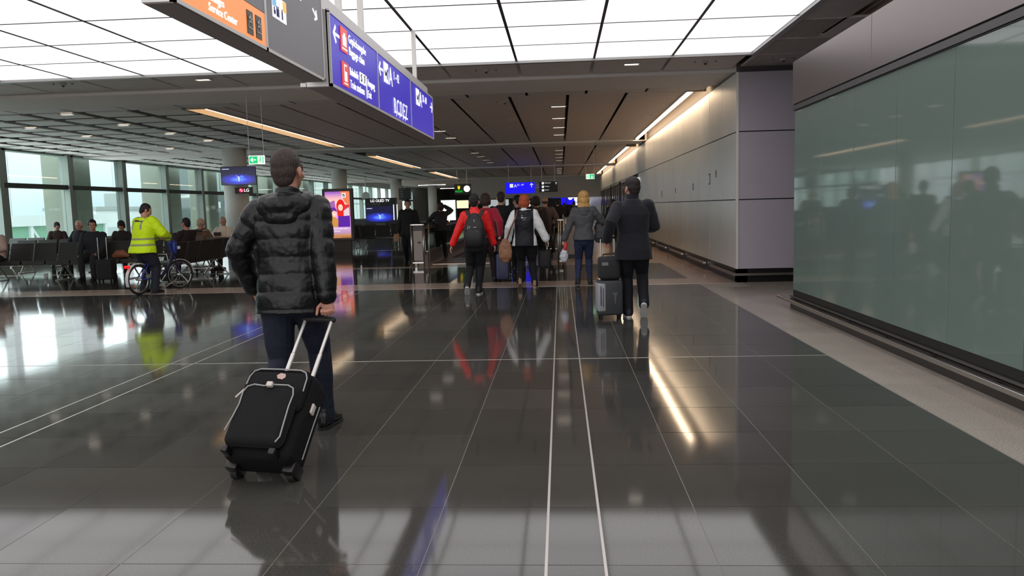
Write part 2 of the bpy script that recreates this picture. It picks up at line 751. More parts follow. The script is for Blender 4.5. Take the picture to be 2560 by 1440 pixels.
# slatted bays between the beams, centre of the hall
bays = [(16.9, 28.85), (30.45, 44.75), (46.45, 60.5)]
sl = Soup()
for (ya, yb) in bays:
    for c in range(9):
        xa = 2.68 - (c + 1) * 1.238 + .035
        xb = 2.68 - c * 1.238 - .035
        if xa < -7.62:
            xa = -7.62
        if xb < -7.55:
            continue
        n = int((yb - ya) / .3)
        for k in range(n):
            y = ya + .02 + k * (yb - ya) / n
            sl.box(xa, xb, y, y + (yb - ya) / n - .03, CZ + .0, CZ + .02)
o = obj('ceiling_slats', sl, M_slat, ceiling)
o['kind'] = 'stuff'
# square panels over the seating area
sq = Soup()
s = Soup()
s.box(-.47, .47, -.43, .43, 0, .025)
sqm = s.mesh('ceiling_tile')
sqm.materials.append(mat('matt_ceiling_tile', (246, 242, 234), .6, rnd=.05))
grid = []
for (ya, yb) in bays:
    n = round((yb - ya) / 1.2)
    for k in range(n):
        y = ya + (k + .5) * (yb - ya) / n
        for c in range(8):
            grid.append((-8.75 - 1.238 * c, y))
grid.sort(key=lambda g: g[1])
for idx, (x, y) in enumerate(grid):
    if idx < 270:
        o = D.objects.new('ceiling_tile', sqm)
        COL.objects.link(o)
        o.parent = ceiling
        o.location = (x, y, CZ)
    else:
        sq.box(x - .47, x + .47, y - .43, y + .43, CZ, CZ + .025)
if sq.v:
    o = obj('ceiling_tiles', sq, sqm.materials[0], ceiling)
    o['kind'] = 'stuff'
# coves with warm light
M_cove = mat('cove_lining', (196, 176, 148), 0.5)
M_warm = emat('warm_tube', (255, 230, 196), COVE_LIGHT)
for (ya, yb) in ((16.95, 28.0), (33.0, 43.6), (48.6, 59.6)):
    # left cove: tall lit cheek on the far side, tube tucked behind the near lip
    c = thing('ceiling_cove', '', 'ceiling light')
    c['cove'] = 1
    obj('cheek', Soup().box(-8.13, -8.10, ya, yb, CZ - .02, CZ + .32), M_cove, c)
    obj('cheek', Soup().box(-7.66, -7.63, ya, yb, CZ - .02, CZ + .32), M_slat, c)
    obj('cheek', Soup().box(-8.1, -7.66, yb - .03, yb, CZ - .02, CZ + .32), M_cove, c)
    obj('cheek', Soup().box(-8.1, -7.66, ya, ya + .03, CZ - .02, CZ + .32), M_cove, c)
    obj('cove_lid', Soup().box(-8.1, -7.66, ya, yb, CZ + .30, CZ + .33), M_cove, c)
    n = int((yb - ya) / 1.2)
    for k in range(n):
        obj('tube_lamp', Soup().box(-7.705, -7.665, ya + (yb - ya) * k / n + .03, ya + (yb - ya) * (k + 1) / n - .03, CZ - .018, CZ + .03), M_warm, c)
        if k:
            yy = ya + (yb - ya) * k / n
            obj('cove_bracket', Soup().box(-8.1, -7.7, yy - .012, yy + .012, CZ + .22, CZ + .29), M_slat, c)
    first = ya < 20
    c['label'] = ('warm lit ceiling slot left of the hanging blue direction sign' if first else
                  'warm lit ceiling slot above the picture poster kiosk' if ya < 40 else
                  'warm lit ceiling slot above the green and yellow watch sign')
    c['group'] = 'warm lit slots in the ceiling over the hall'
    del c['cove']
for (ya, yb) in ((16.95, 28.9), (32.2, 44.2), (46.9, 58.6)):
    c = thing('ceiling_cove', 'warm strip light along the top of the silver wall panels' if ya < 20 else
              'warm strip light over the glazed doors in the silver wall' if ya < 40 else
              'warm strip light at the far end of the silver wall', 'ceiling light', group='warm lit slots along the silver wall')
    obj('cheek', Soup().box(2.66, 2.69, ya, yb, CZ - .02, CZ + .32), M_slat, c)
    obj('cove_lid', Soup().box(2.69, 3.09, ya, yb, CZ + .24, CZ + .27), M_cove, c)
    obj('cheek', Soup().box(2.69, 3.09, yb, yb + .03, CZ - .02, CZ + .32), M_cove, c)
    obj('cheek', Soup().box(2.69, 3.09, ya - .03, ya, CZ - .02, CZ + .32), M_cove, c)
    obj('baffle', Soup().box(2.84, 2.86, ya, yb, CZ - .01, CZ + .05), M_slat, c)
    n = 10
    for k in range(n):
        obj('tube_lamp', Soup().box(2.76, 2.83, ya + (yb - ya) * k / n + .02, ya + (yb - ya) * (k + 1) / n - .02, CZ + .00, CZ + .035), M_warm, c)
        obj('tube_lamp', Soup().box(2.88, 2.92, ya + (yb - ya) * k / n + .02, ya + (yb - ya) * (k + 1) / n - .02, CZ + .08, CZ + .12), M_warm, c)

# downlights, detectors
M_spot = emat('downlight_glow', (255, 240, 225), SPOT_LIGHT)
M_ring = mat('lamp_trim', (180, 178, 174), .4)


def downlight(x, y, label, w=.19, group=None, z=CZ):
    t = thing('downlight', label, 'ceiling light', (x, y, z - .012), 0, group)
    s = Soup()
    s.box(-w, w, -.09, -.07, -.008, .01).box(-w, w, .07, .09, -.008, .01).box(-w, -w + .02, -.07, .07, -.008, .01).box(w - .02, w, -.07, .07, -.008, .01)
    obj('trim_frame', s, M_ring, t)
    obj('diffuser', Soup().box(-w + .03, w - .03, -.05, .05, .0, .012), M_spot, t)
    return t


ORD = ['nearest', 'second', 'third', 'fourth', 'fifth', 'sixth', 'seventh', 'eighth', 'ninth', 'tenth', 'eleventh', 'farthest']
for i, y in enumerate((18.68, 21.15, 23.6, 26.0, 33.2, 35.5, 38.0, 40.4, 49, 51.4, 53.8, 56.2)):
    downlight(0, y, ORD[i] + ' bar lamp of the row above the walking group', group='bar lamps in line above the walking group')
for i, y in enumerate((21.15, 23.55, 25.9, 33.2, 35.6, 38.3, 40.5)):
    downlight(-3.54, y, (ORD[i] if i < 6 else 'farthest') + ' bar lamp of the row right of the hanging blue sign', group='bar lamps beside the hanging sign')
downlight(1.23, 13.45, 'square downlight in the perforated band right of centre', .14)
downlight(-6.07, 13.4, 'square downlight in the perforated band by the orange sign', .14)
for i, (x, y) in enumerate(((-10.9, 17.1), (-10.95, 19.45), (-10.95, 21.8), (-13.4, 19.45), (-13.4, 21.8), (-10.95, 24.2), (-13.4, 26.6))):
    downlight(x, y, (ORD[i] if i < 6 else 'farthest') + ' recessed lamp in the square ceiling tiles over the seats', .16, 'lamps over the seats', z=CZ - .004)


def detector(x, y, label, w=.0):
    t = thing('smoke_detector', label, 'detector', (x, y, CZ))
    s = Soup()
    s.tube([(0, 0, 0), (0, 0, -.03)], [.055, .05], 16, rnd=False)
    obj('housing', s, M_ring, t, True)
    s = Soup()
    s.tube([(0, 0, -.03), (0, 0, -.055)], [.028, .02], 12, rnd=False)
    obj('sensor', s, M_bar, t, True)
    s = Soup()
    for dx in (-.17, .17):
        s.tube([(dx, 0, 0), (dx, 0, -.012)], [.016, .014], 8, rnd=False)
    obj('fixing', s, M_bar, t)


detector(-1.21, 13.55, 'smoke detector in the perforated band beside the blue sign')
detector(-8.54, 13.35, 'smoke detector in the perforated band over the cyclist')
detector(2.45, 13.5, 'smoke detector in the band near the silver wall corner')
detector(3.72, 13.5, 'smoke detector in the ceiling panel above the wall gap')
detector(-1.18, 17.6, 'detector behind the beam over the man with the backpack')

# ------------------------------------------------------------------ silver panelled wall on the right
M_silver = mat('silver_panel', (238, 236, 231), 0.36, metal=0.4, noise=0.03, nscale=1.2, rnd=.04)
M_pier = mat('grey_lilac_panel', (178, 171, 181), 0.5, metal=0.0, noise=0.02, nscale=1.5)
M_black = mat('black_plinth', (22, 20, 20), 0.35)
wall_r = struct(obj('wall_right', Soup().box(3.16, 12, 14.16, 62, 0, CZ + .3), M_bar))
SZ = [(0.245, 1.455), (1.475, 2.635), (2.655, 3.66)]
y = 14.16
pan = {}
n = 0
while y < 61:
    w = 1.238
    for (z0, z1) in SZ:
        if 30.6 < y < 33.5 and z0 < 2.5:
            continue
        if 33.6 < y < 60 and z0 < 2.5:
            continue
        o = obj('wall_panel', Soup().box(3.10, 3.165, y + .006, y + w - .006, z0, z1), M_silver, wall_r)
    y += w
for (z0, z1) in SZ:
    for k in range(4):
        obj('wall_panel', Soup().box(3.13 + 1.6 * k + .006, 3.13 + 1.6 * (k + 1) - .006, 14.10, 14.165, z0, z1), M_pier, wall_r)
obj('corner_trim', Soup().box(3.085, 3.13, 14.085, 14.13, .245, 3.66), M_silver, wall_r)
obj('plinth', Soup().box(3.12, 12, 14.13, 14.3, 0, .235), M_black, wall_r)
obj('plinth', Soup().box(3.12, 3.3, 14.13, 62, 0, .235), M_black, wall_r)
obj('bumper_rail', Soup().box(3.04, 12, 14.05, 14.12, .125, .165), M_steel, wall_r)
y = 14.12
while y < 60:
    obj('bumper_rail', Soup().box(3.04, 3.10, y + .02, y + 2.2, .125, .165), M_steel, wall_r)
    y += 3.1 if y > 15 else 2.9
# small fittings on the panels: locks and a socket frame
for (yy, zz, hh) in ((18.6, 1.72, .16), (21.4, 1.70, .14), (24.3, 1.62, .2), (15.9, 1.92, .14)):
    obj('panel_lock', Soup().box(3.09, 3.102, yy, yy + .035, zz, zz + hh), M_bar, wall_r)
s = Soup()
s.box(3.092, 3.102, 16.55, 16.57, 1.80, 2.02).box(3.092, 3.102, 16.55, 16.7, 2.0, 2.02).box(3.092, 3.102, 16.55, 16.7, 1.80, 1.82)
obj('socket_frame', s, M_bar, wall_r)

# passage and glazed doors farther along the wall
M_dframe = mat('door_frame', (62, 60, 62), .4, metal=.4)
M_dglass = mat('grey_door_glass', (112, 110, 116), .12, metal=.35)
M_reces = mat('passage_dark', (40, 38, 40), .6)
d = struct(obj('door_1', Soup().box(3.12, 3.16, 31.54, 34.0, 0.0, 2.62), M_reces))
obj('door_leaf', Soup().box(3.05, 3.11, 31.6, 32.7, .05, 2.3), M_dframe, d)
obj('door_leaf', Soup().box(3.05, 3.11, 32.75, 33.9, .05, 2.3), M_dframe, d)
for i, (ya, yb) in enumerate(((34.2, 40.2), (41.5, 47.5), (48.8, 54.8), (55.4, 60.5))):
    d = struct(obj('door_%d' % (i + 2), Soup().box(3.13, 3.16, ya, yb, 0, 2.62), M_reces))
    n = 4
    for k in range(n):
        a, b_ = ya + (yb - ya) * k / n, ya + (yb - ya) * (k + 1) / n
        obj('glazing', Soup().box(3.10, 3.12, a + .08, b_ - .08, .12, 2.5), M_dglass, d)
        obj('stile', Soup().box(3.07, 3.13, a, a + .08, 0, 2.58), M_dframe, d)
        if k % 2:
            obj('door_handle', Soup().tube([(3.03, a + .3, .8), (3.03, a + .3, 1.4)], [.015, .015], 8), M_steel, d)
    obj('head_rail', Soup().box(3.07, 3.13, ya, yb, 2.5, 2.62), M_frame, d)

# ------------------------------------------------------------------ glass wall at the right
M_glassw = mat('back_painted_glass', (114, 130, 122), 0.045, spec=0.55, ior=1.5, noise=0.02, nscale=.6)
M_bronze = mat('bronze_metal', (128, 119, 119), 0.34, metal=0.8, noise=0.03, nscale=.8)
wall_g = struct(obj('wall_glass', Soup().box(3.10, 3.22, -8, 10.52, 0, 3.2), M_reces))
y = 10.55
while y > -7:
    obj('glass_panel', Soup().box(3.06, 3.10, y - 1.04 + .004, y - .004, .255, 2.575), M_glassw, wall_g, bevel=0.002, seg=1)
    y -= 1.04
y = 10.56
hd = [10.56, 7.98, 3.3, -1.4, -8]
for a, b_ in zip(hd[1:], hd[:-1]):
    obj('header_panel', Soup().box(3.03, 3.24, a + .004, b_ - .004, 2.66, 3.20), M_bronze, wall_g, bevel=0.004, seg=1)
obj('shadow_gap', Soup().box(3.05, 3.20, -8, 10.53, 2.575, 2.66), M_black, wall_g)
obj('gap_strip', Soup().box(3.035, 3.05, -8, 10.55, 2.585, 2.645), mat('anthracite', (66, 63, 63), .45), wall_g)
obj('plinth', Soup().box(3.04, 3.2, -8, 10.60, .0, .14), mat('dark_plinth', (50, 46, 44), .35), wall_g)
obj('plinth', Soup().box(3.065, 3.2, -8, 10.56, .14, .252), M_black, wall_g)
obj('bumper_rail', Soup().box(2.955, 3.0, -8, 10.98, .10, .14), M_steel, wall_g, bevel=.008)
obj('bumper_rail', Soup().box(3.035, 3.06, -8, 10.62, .155, .172), mat('satin_steel_dark', (120, 116, 112), .35, metal=.8), wall_g)
for k in range(20):
    yy = 10.3 - k * .95
    obj('rail_bracket', Soup().box(2.99, 3.07, yy, yy + .06, .105, .135), M_black, wall_g)
# closing walls out of view
struct(obj('wall_back', Soup().box(-18.3, 14, -12.2, -12, 0, CZ + .5), M_pier))
struct(obj('wall_side', Soup().box(12, 12.2, -12, 14.2, 0, CZ + .5), M_pier))

# ------------------------------------------------------------------ window wall on the left
WX = -18.05
M_mull = mat('window_mullion', (150, 158, 152), .45, metal=.3)
M_pane = pane_mat('tinted_pane', (0.87, 0.92, 0.905), .06)
wall_w = struct(obj('wall_left', Soup().box(WX - .3, WX + .02, -12, 24.3 - 3.56 * 3, 0, CZ + .4).box(WX - .3, WX + .06, -12, 96, 0, .42).box(WX - .3, WX + .06, 95.6, 128, 0, 4.4).box(WX - .3, WX + .1, -12, 96, CZ - .05, CZ + .5), M_mull))
ym = [24.3 + 3.56 * k for k in range(-3, 21)]
for k in range(len(ym) - 1):
    w = struct(obj('window_%d' % (k + 1), Soup().box(WX - .12, WX + .22, ym[k] - .09, ym[k] + .09, .42, CZ), M_mull))
    obj('fin', Soup().box(WX - .04, WX + .10, ym[k] + .09, ym[k] + .42, .42, CZ), M_mull, w)
    obj('transom', Soup().box(WX - .06, WX + .16, ym[k] + .09, ym[k + 1] - .09, 2.50, 2.66), mat('transom_metal', (60, 64, 62), .45, metal=.3), w)
    obj('pane', Soup().box(WX - .01, WX + .01, ym[k] + .42, ym[k + 1] - .09, 2.66, CZ - .05), M_pane, w)
    obj('pane', Soup().box(WX - .01, WX + .01, ym[k] + .42, ym[k + 1] - .09, .42, 2.50), M_pane, w)
# ------------------------------------------------------------------ outside the windows
M_apron = mat('apron_concrete', (200, 204, 202), .8)
struct(obj('ground', Soup().box(-160, WX - .3, -60, 200, -4.3, -4.2), M_apron))
M_pierx = mat('outer_pier', (120, 126, 112), .35, noise=.03, nscale=.6)
M_wht = mat('bridge_white', (208, 216, 216), .5)
M_grn = mat('green_tinted_cladding', (128, 172, 148), .25)
M_pale = mat('pale_facade', (200, 212, 218), .5, noise=.02, nscale=.4)
M_dk = mat('bridge_dark', (92, 104, 102), .4)
# round-edged concrete piers just outside the glass
for i, (y, w) in enumerate(((30.3, 1.5), (37.7, 1.8), (42.3, 1.2), (51.2, 1.4), (58.3, 1.4))):
    s = Soup()
    rbox(s, -.55, .55, -w / 2, w / 2, -4.2, 6.5, .08)
    o = obj('facade_pier', s, M_pierx, None, True)
    o.location = (WX - 1.5, y, 0)
    tag(o, ['olive grey pier outside the windows left of the white haired man', 'olive grey pier outside the windows right of the cyclist head', 'olive grey pier outside the windows left of the column screen', 'olive grey pier outside, seen between the column and the nearest man', 'farthest olive grey pier outside the windows'][i], 'pillar', 'piers outside the windows')
# terminal wing opposite
t = thing('terminal_wing', 'pale panelled terminal wing seen through the tall windows', 'building', (-48, 58, -4.2))
for k in range(12):
    for j in range(4):
        obj('facade_panel', Soup().box(-.2, .2, -48 + k * 8 + .04, -48 + (k + 1) * 8 - .04, j * 2.9 + .04, (j + 1) * 2.9 - .04), M_pale, t)
obj('wing_core', Soup().box(-6, -.2, -48, 48, 0, 11.5), M_dk, t)
t = thing('terminal_block', 'dim green grey terminal block outside the farther windows', 'building', (-31, 66, -4.2))
M_blk1 = mat('block_glass', (92, 112, 104), .3, noise=.04, nscale=.3)
for k in range(16):
    for j in range(3):
        obj('facade_panel', Soup().box(-.1, .2, k * 4 + .06, (k + 1) * 4 - .06, j * 3.4 + .06, (j + 1) * 3.4 - .06), M_blk1, t)
obj('block_core', Soup().box(-5, -.1, 0, 64, 0, 10.4), M_dk, t)
# glazed boarding bridge at the far left
t = thing('boarding_bridge', 'green glazed boarding bridge with white diagonal frame outside the windows', 'boarding bridge', (-25, 35.0, 0))
obj('side_cladding', Soup().box(-.3, .3, -6, 6.5, -2.8, 1.15), M_grn, t)
obj('roof_edge', Soup().box(-.45, .45, -6.2, 6.7, 1.15, 1.65), M_wht, t)
for k in range(5):
    y = -5.8 + k * 3.0
    obj('frame_post', Soup().box(.3, .42, y - .1, y + .1, -2.8, 1.15), M_wht, t)
    if k < 4:
        obj('frame_brace', Soup().tube([(.36, y, 1.1), (.36, y + 3, -2.2)], [.07, .07], 6), M_wht, t)
obj('bridge_leg', Soup().box(-.3, .3, 4.8, 5.4, -4.2, -2.8), M_dk, t)
# white cabin block with roof plant
t = thing('bridge_cabin', 'white boarding bridge cabin with dark doorway behind the seated men', 'boarding bridge', (-28, 50.0, 0))
obj('cabin_shell', Soup().box(-1.5, 1.5, -6.5, 7.0, -4.2, 1.9), M_wht, t)
obj('doorway', Soup().box(1.45, 1.55, -1.0, 4.0, -4.2, 1.35), M_dk, t)
obj('side_hatch', Soup().box(1.5, 1.58, -5.8, -2.6, -4.2, .9), mat('hatch_grey', (180, 190, 190), .5), t)
obj('roof_edge', Soup().box(-1.6, 1.6, -6.6, 7.1, 1.9, 2.1), mat('edge_grey', (150, 158, 156), .5), t)
obj('roof_plant', Soup().box(-.4, .4, -2.4, -1.0, 2.1, 2.95), mat('edge_grey', (150, 158, 156), .5), t)
# rounded dark bridge head
t = thing('docking_cab', 'dark rounded boarding bridge end hanging outside a tall window', 'boarding bridge', (-23.5, 49.3, 0))
s = Soup()
pr = [(-1.0, 2.6), (1.9, 2.9), (2.3, 2.2), (2.3, -2.4), (1.2, -2.0), (-.2, .1), (-1.2, 1.9)]
s.add([(x, y, z) for x in (-1.2, 1.2) for y, z in pr], [tuple(range(7)), tuple(range(13, 6, -1))] + [(i, (i + 1) % 7 + 0, (i + 1) % 7 + 7, i + 7) for i in range(7)])
obj('shell', s, M_dk, t, bevel=.15)
obj('head_lamp', Soup().box(1.2, 1.3, .8, 1.1, 1.9, 2.3), M_wht, t)
obj('head_leg', Soup().box(-.3, .3, 1.0, 1.6, -4.2, -2.0), M_dk, t)

# ------------------------------------------------------------------ columns in the seating area
M_col = mat('column_paint', (215, 212, 206), .5, noise=.02, nscale=1)
for i, (x, y, r) in enumerate(((-11.55, 27.6, .42), (-12.2, 43.2, .42), (-12.3, 58.8, .43), (-12.1, 74.4, .42))):
    s = Soup()
    s.tube([(0, 0, 0), (0, 0, CZ)], [r, r], 40, rnd=False)
    o = obj('round_column', s, M_col, None, False)
    for p in o.data.polygons:
        p.use_smooth = len(p.vertices) == 4
    o.location = (x, y, 0)
    tag(o, ('thick round grey column carrying the dark screen' , 'round grey column behind the picture poster kiosk',
            'round grey column right of the black television stand', 'round grey column behind the hooded figure')[i], 'column')
    o['kind'] = 'thing'

# ------------------------------------------------------------------ far bulkhead and the bright hall beyond
M_bulk = mat('bulkhead_grey', (196, 190, 184), .6, noise=.02, nscale=.5)
struct(obj('wall_front', Soup().box(-7.0, 3.3, 62.1, 62.4, 2.16, CZ + .4), M_bulk))
struct(obj('trim_1', Soup().box(-3.0, 3.3, 62.0, 62.12, 2.10, 2.2), M_frame))
struct(obj('wall_end', Soup().box(-18.3, 12, 128, 128.3, 0, 6), mat('far_plaster', (150, 146, 140), .7)))
M_hall = mat('far_ceiling', (180, 174, 170), .7)
struct(obj('ceiling_far', Soup().box(-18.3, 12, 62.4, 128, 4.2, 4.4), M_hall))
struct(obj('wall_far', Soup().box(3.4, 3.7, 62.1, 128, 0, 4.2), M_silver))
M_tube = emat('cool_tube', (235, 240, 245), 14.0)
for i in range(9):
    x = -14 + (i % 3) * 5.5
    y = 70 + (i // 3) * 16
    t = thing('hall_lamp', ('nearest', 'middle', 'farthest')[i // 3] + ' cool tube lamp of the ' + ('leftmost', 'central', 'rightmost')[i % 3] + ' row in the far hall', 'ceiling light', (x, y, 4.14), 0, 'tube lamps in the far hall')
    obj('housing', Soup().box(-1.6, 1.6, -.12, .12, 0, .05), M_ring, t)
    obj('tube_lamp', Soup().box(-1.5, 1.5, -.05, .05, -.03, 0), M_tube, t)
# ------------------------------------------------------------------ people
def ik(a, t, l1, l2, pole):
    a, t, pole = V(a), V(t), V(pole)
    d = t - a
    L = d.length
    if L > (l1 + l2) * .999:
        t = a + d * ((l1 + l2) * .999 / L)
        d = t - a
        L = d.length
    u = d.normalized()
    ca = (l1 * l1 + L * L - l2 * l2) / (2 * l1 * L)
    ca = max(-1, min(1, ca))
    p = pole - u * pole.dot(u)
    p.normalize()
    return a + u * (l1 * ca) + p * (l1 * math.sqrt(1 - ca * ca)), t


def lerp(a, b, t):
    return a + (b - a) * t


def skin_mat(rgb):
    return mat('skin_%d_%d_%d' % rgb, rgb, .5, noise=.04, nscale=25)


def hand(s, w, f, n, t, sc=1.0, curl=25, grip=False):
    """palm and five fingers from the wrist w: f forward, n palm normal, t towards the thumb"""
    f, n, t = V(f).normalized(), V(n), V(t)
    n = (n - f * n.dot(f)).normalized()
    t = (t - f * t.dot(f) - n * t.dot(n)).normalized()
    s.tube([w - f * .01 * sc, w + f * .03 * sc, w + f * .062 * sc, w + f * .088 * sc], [(.024 * sc, .017 * sc), (.034 * sc, .016 * sc), (.040 * sc, .015 * sc), (.038 * sc, .012 * sc)], 12, ref=t)
    L = [.070, .080, .076, .060]
    for i in range(4):
        o = w + f * (.088 - (.004 if i in (0, 3) else 0)) * sc + t * (.030 - .0205 * i) * sc
        ang = 0
        p = [o]
        c = curl if not grip else 78
        for k, fr in enumerate((.45, .32, .23)):
            ang += math.radians(c * (.8 if k == 0 else 1.0))
            p.append(p[-1] + (f * math.cos(ang) + n * math.sin(ang)) * L[i] * fr * sc)
        s.tube(p, [.0092 * sc, .0088 * sc, .0082 * sc, .007 * sc], 8)
    o = w + f * .028 * sc + t * .030 * sc
    a1 = (f * .62 + t * .62 + n * .35).normalized()
    a2 = (f * .85 + t * .05 + n * .55).normalized() if grip else (f * .85 + t * .3 + n * .25).normalized()
    s.tube([o, o + a1 * .040 * sc, o + a1 * .040 * sc + a2 * .028 * sc, o + a1 * .04 * sc + a2 * .05 * sc], [.0125 * sc, .0108 * sc, .0098 * sc, .0082 * sc], 8)


class Person:
    def __init__(P, label, loc, rz, h=1.75, skin=(196, 148, 124), pelvis=None, lean=0, leanx=0, feetL=None, feetR=None,
                 handL=None, handR=None, kneeL=(0.05, 1, 0), kneeR=(-.05, 1, 0), elbL=(-.5, -1, -.2), elbR=(.5, -1, -.2),
                 look=(0, 0), gripL=False, gripR=False, vox=.010, build=1.0, female=False, pitchL=0, pitchR=0, group=None, cat='person',
                 palmL=None, palmR=None, base=0.0):
        s = h / 1.78
        P.s, P.vox, P.b = s, vox, build
        P.t = thing('person', label, cat, (loc[0], loc[1], base), rz, group)
        P.female = female
        pel = V(pelvis) if pelvis else V((0, 0, .925 * s))
        P.pel = pel
        a = math.radians(lean)
        P.u = V((math.sin(math.radians(leanx)), math.sin(a), math.cos(a))).normalized()
        P.xx = V((1, 0, 0))
        P.xx = (P.xx - P.u * P.xx.dot(P.u)).normalized()
        P.yy = P.u.cross(P.xx)
        at = lambda d, x=0, y=0: pel + P.u * d * s + P.xx * x * s + P.yy * y * s
        P.at = at
        sw = .158 if female else .172
        P.shL, P.shR = at(.470, -sw * (0.5 + .5 * build)), at(.485, sw * (0.5 + .5 * build))
        P.neck = at(.535, 0, .0)
        P.head = at(.565, 0, .010) + V((0, .014, .145)) * s
        P.hs = 1.10 if not female else 1.08
        P.hipL, P.hipR = pel + V((-.088, 0, -.02)) * s, pel + V((.088, 0, -.02)) * s
        fl = V(feetL) if feetL else V((-.10, .12, 0))
        fr = V(feetR) if feetR else V((.10, -.1, 0))
        P.pL, P.pR = pitchL, pitchR
        P.fL, P.fR = fl, fr
        ah = .085 * s

        def ank(f, pit):
            r = math.radians(pit)
            # heel lifts by the pitch: pivot on the ball of the foot
            ball = f + V((0, .13 * s, 0))
            return ball + V((0, -.13 * s * math.cos(r) + ah * math.sin(r), .13 * s * math.sin(r) + ah * math.cos(r)))
        P.anL, P.anR = ank(fl, pitchL), ank(fr, pitchR)
        P.knL, P.anL = ik(P.hipL, P.anL, .435 * s, .425 * s, kneeL)
        P.knR, P.anR = ik(P.hipR, P.anR, .435 * s, .425 * s, kneeR)
        hl = V(handL) if handL else pel + V((-.30, .02, -.06)) * s
        hr = V(handR) if handR else pel + V((.30, .02, -.06)) * s
        P.elL, P.wrL = ik(P.shL, hl, .285 * s, .255 * s, elbL)
        P.elR, P.wrR = ik(P.shR, hr, .285 * s, .255 * s, elbR)
        P.look = Euler((math.radians(look[0]), 0, math.radians(look[1]))).to_matrix()
        P.HM = P.look
        P.skin = skin_mat(skin)
        P.gripL, P.gripR, P.palmL, P.palmR = gripL, gripR, palmL, palmR
        P.body()

    def hp(P, x, y, z):
        return P.head + P.HM @ V((x, y, z)) * P.s * P.hs

    def body(P):
        s, b = P.s, P.b
        S = Soup()
        H = lambda c, r: S.ell(P.hp(*c), tuple(k * s * P.hs for k in r), P.HM, 16, 12)
        H((0, -.012, .032), (.076, .094, .088))
        H((0, .02, -.02), (.066, .072, .085))
        H((0, .034, -.062), (.052, .05, .05))
        H((0, .066, -.098), (.022, .02, .018))
        H((0, .094, -.02), (.012, .019, .026))
        H((0, .100, -.036), (.017, .014, .012))
        H((0, .082, .024), (.052, .016, .012))
        H((0, .084, -.066), (.024, .012, .007))
        H((0, .083, -.078), (.021, .012, .007))
        for q in (-1, 1):
            H((q * .042, .066, -.03), (.02, .02, .02))
            H((q * .078, -.004, -.012), (.009, .018, .032))
            H((q * .080, -.008, -.012), (.012, .010, .024))
        S.tube([P.at(.47, 0, -.01), P.neck, P.hp(0, -.015, -.06)], [.062 * s, .060 * s, .060 * s], 14)
        tb = [(-.04, .125, .085), (.03, .130, .088), (.15, .112 if P.female else .12, .082), (.30, .128, .092), (.42, .140, .09), (.48, .10, .07)]
        S.tube([P.at(d) for d, _, _ in tb], [(a * s * b, c * s * b) for _, a, c in tb], 18, ref=P.xx, power=2.3)
        for sh, el, wr in ((P.shL, P.elL, P.wrL), (P.shR, P.elR, P.wrR)):
            S.tube([sh, lerp(sh, el, .5), el, lerp(el, wr, .4), wr], [.052 * s, .047 * s, .039 * s, .038 * s, .026 * s], 12)
        for hi, kn, an in ((P.hipL, P.knL, P.anL), (P.hipR, P.knR, P.anR)):
            S.tube([hi, lerp(hi, kn, .5), kn, lerp(kn, an, .35), an], [.082 * s, .072 * s, .054 * s, .054 * s, .036 * s], 12)
        for el, wr, q, g, pm in ((P.elL, P.wrL, -1, P.gripL, P.palmL), (P.elR, P.wrR, 1, P.gripR, P.palmR)):
            f = (wr - el).normalized()
            n = V(pm) if pm else V((-q, 0, 0))
            th = V((0, 1, 0)) if abs(f.y) < .8 else V((0, 0, 1))
            if pm:
                th = n.cross(f) * (-q)
                if th.length < .1:
                    th = V((0, 1, 0))
            hand(S, wr + f * .012 * s, f, n, th, s * 1.02, grip=g)
        P.bodyo = cloth('body', S, P.skin, P.t, P.vox, 1)
        # eyes
        for q in (-1, 1):
            E_ = Soup()
            E_.ell(P.hp(q * .031, .082, 0), (.012 * s, .009 * s, .008 * s), P.HM, 10, 6)
            obj('eye', E_, mat('eye_dark', (46, 34, 28), .25), P.t, True)

    def hair(P, rgb, style='short', rough=.6):
        s = P.s
        S = Soup()
        H = lambda c, r: S.ell(P.hp(*c), tuple(k * s * P.hs for k in r), P.HM, 16, 12)
        if style == 'short':
            H((0, -.018, .048), (.081, .094, .083))
            H((0, -.045, .005), (.076, .066, .075))
            H((0, .058, .085), (.052, .034, .026))
            H((0, -.052, -.035), (.064, .048, .054))
            for q in (-1, 1):
                H((q * .071, .014, .012), (.013, .032, .034))
        elif style == 'crop':
            H((0, -.018, .040), (.079, .092, .085))
            H((0, -.045, .0), (.073, .062, .070))
            H((0, -.052, -.04), (.060, .046, .052))
            for q in (-1, 1):
                H((q * .070, .012, .012), (.012, .03, .03))
        elif style == 'fringe':
            H((0, -.018, .048), (.081, .094, .083))
            H((0, -.045, .005), (.074, .066, .075))
        elif style == 'bob':
            H((0, -.018, .045), (.094, .108, .093))
            H((0, -.04, -.015), (.096, .082, .09))
            for q in (-1, 1):
                H((q * .072, -.005, -.02), (.026, .05, .07))
            H((0, -.055, -.07), (.07, .045, .04))
        elif style == 'long':
            H((0, -.018, .045), (.092, .108, .092))
            H((0, -.045, -.03), (.098, .078, .10))
            for q in (-1, 1):
                H((q * .076, .0, -.04), (.03, .05, .09))
                H((q * .06, -.05, -.14), (.05, .045, .08))
            H((0, -.07, -.13), (.085, .045, .10))
        elif style == 'ring':       # bald crown
            H((0, -.06, -.01), (.068, .048, .045))
            for q in (-1, 1):
                H((q * .068, -.03, .0), (.016, .045, .035))
        M = mat('hair_%d_%d_%d' % rgb, rgb, rough, noise=.35, nscale=60, bump=.9, bscale=90, stretch=(1.6, 1.6, .25), spec=.4)
        return cloth('hair', S, M, P.t, max(P.vox * .8, .007), 2, fold=.008 if style != 'crop' else .003, fscale=.02)

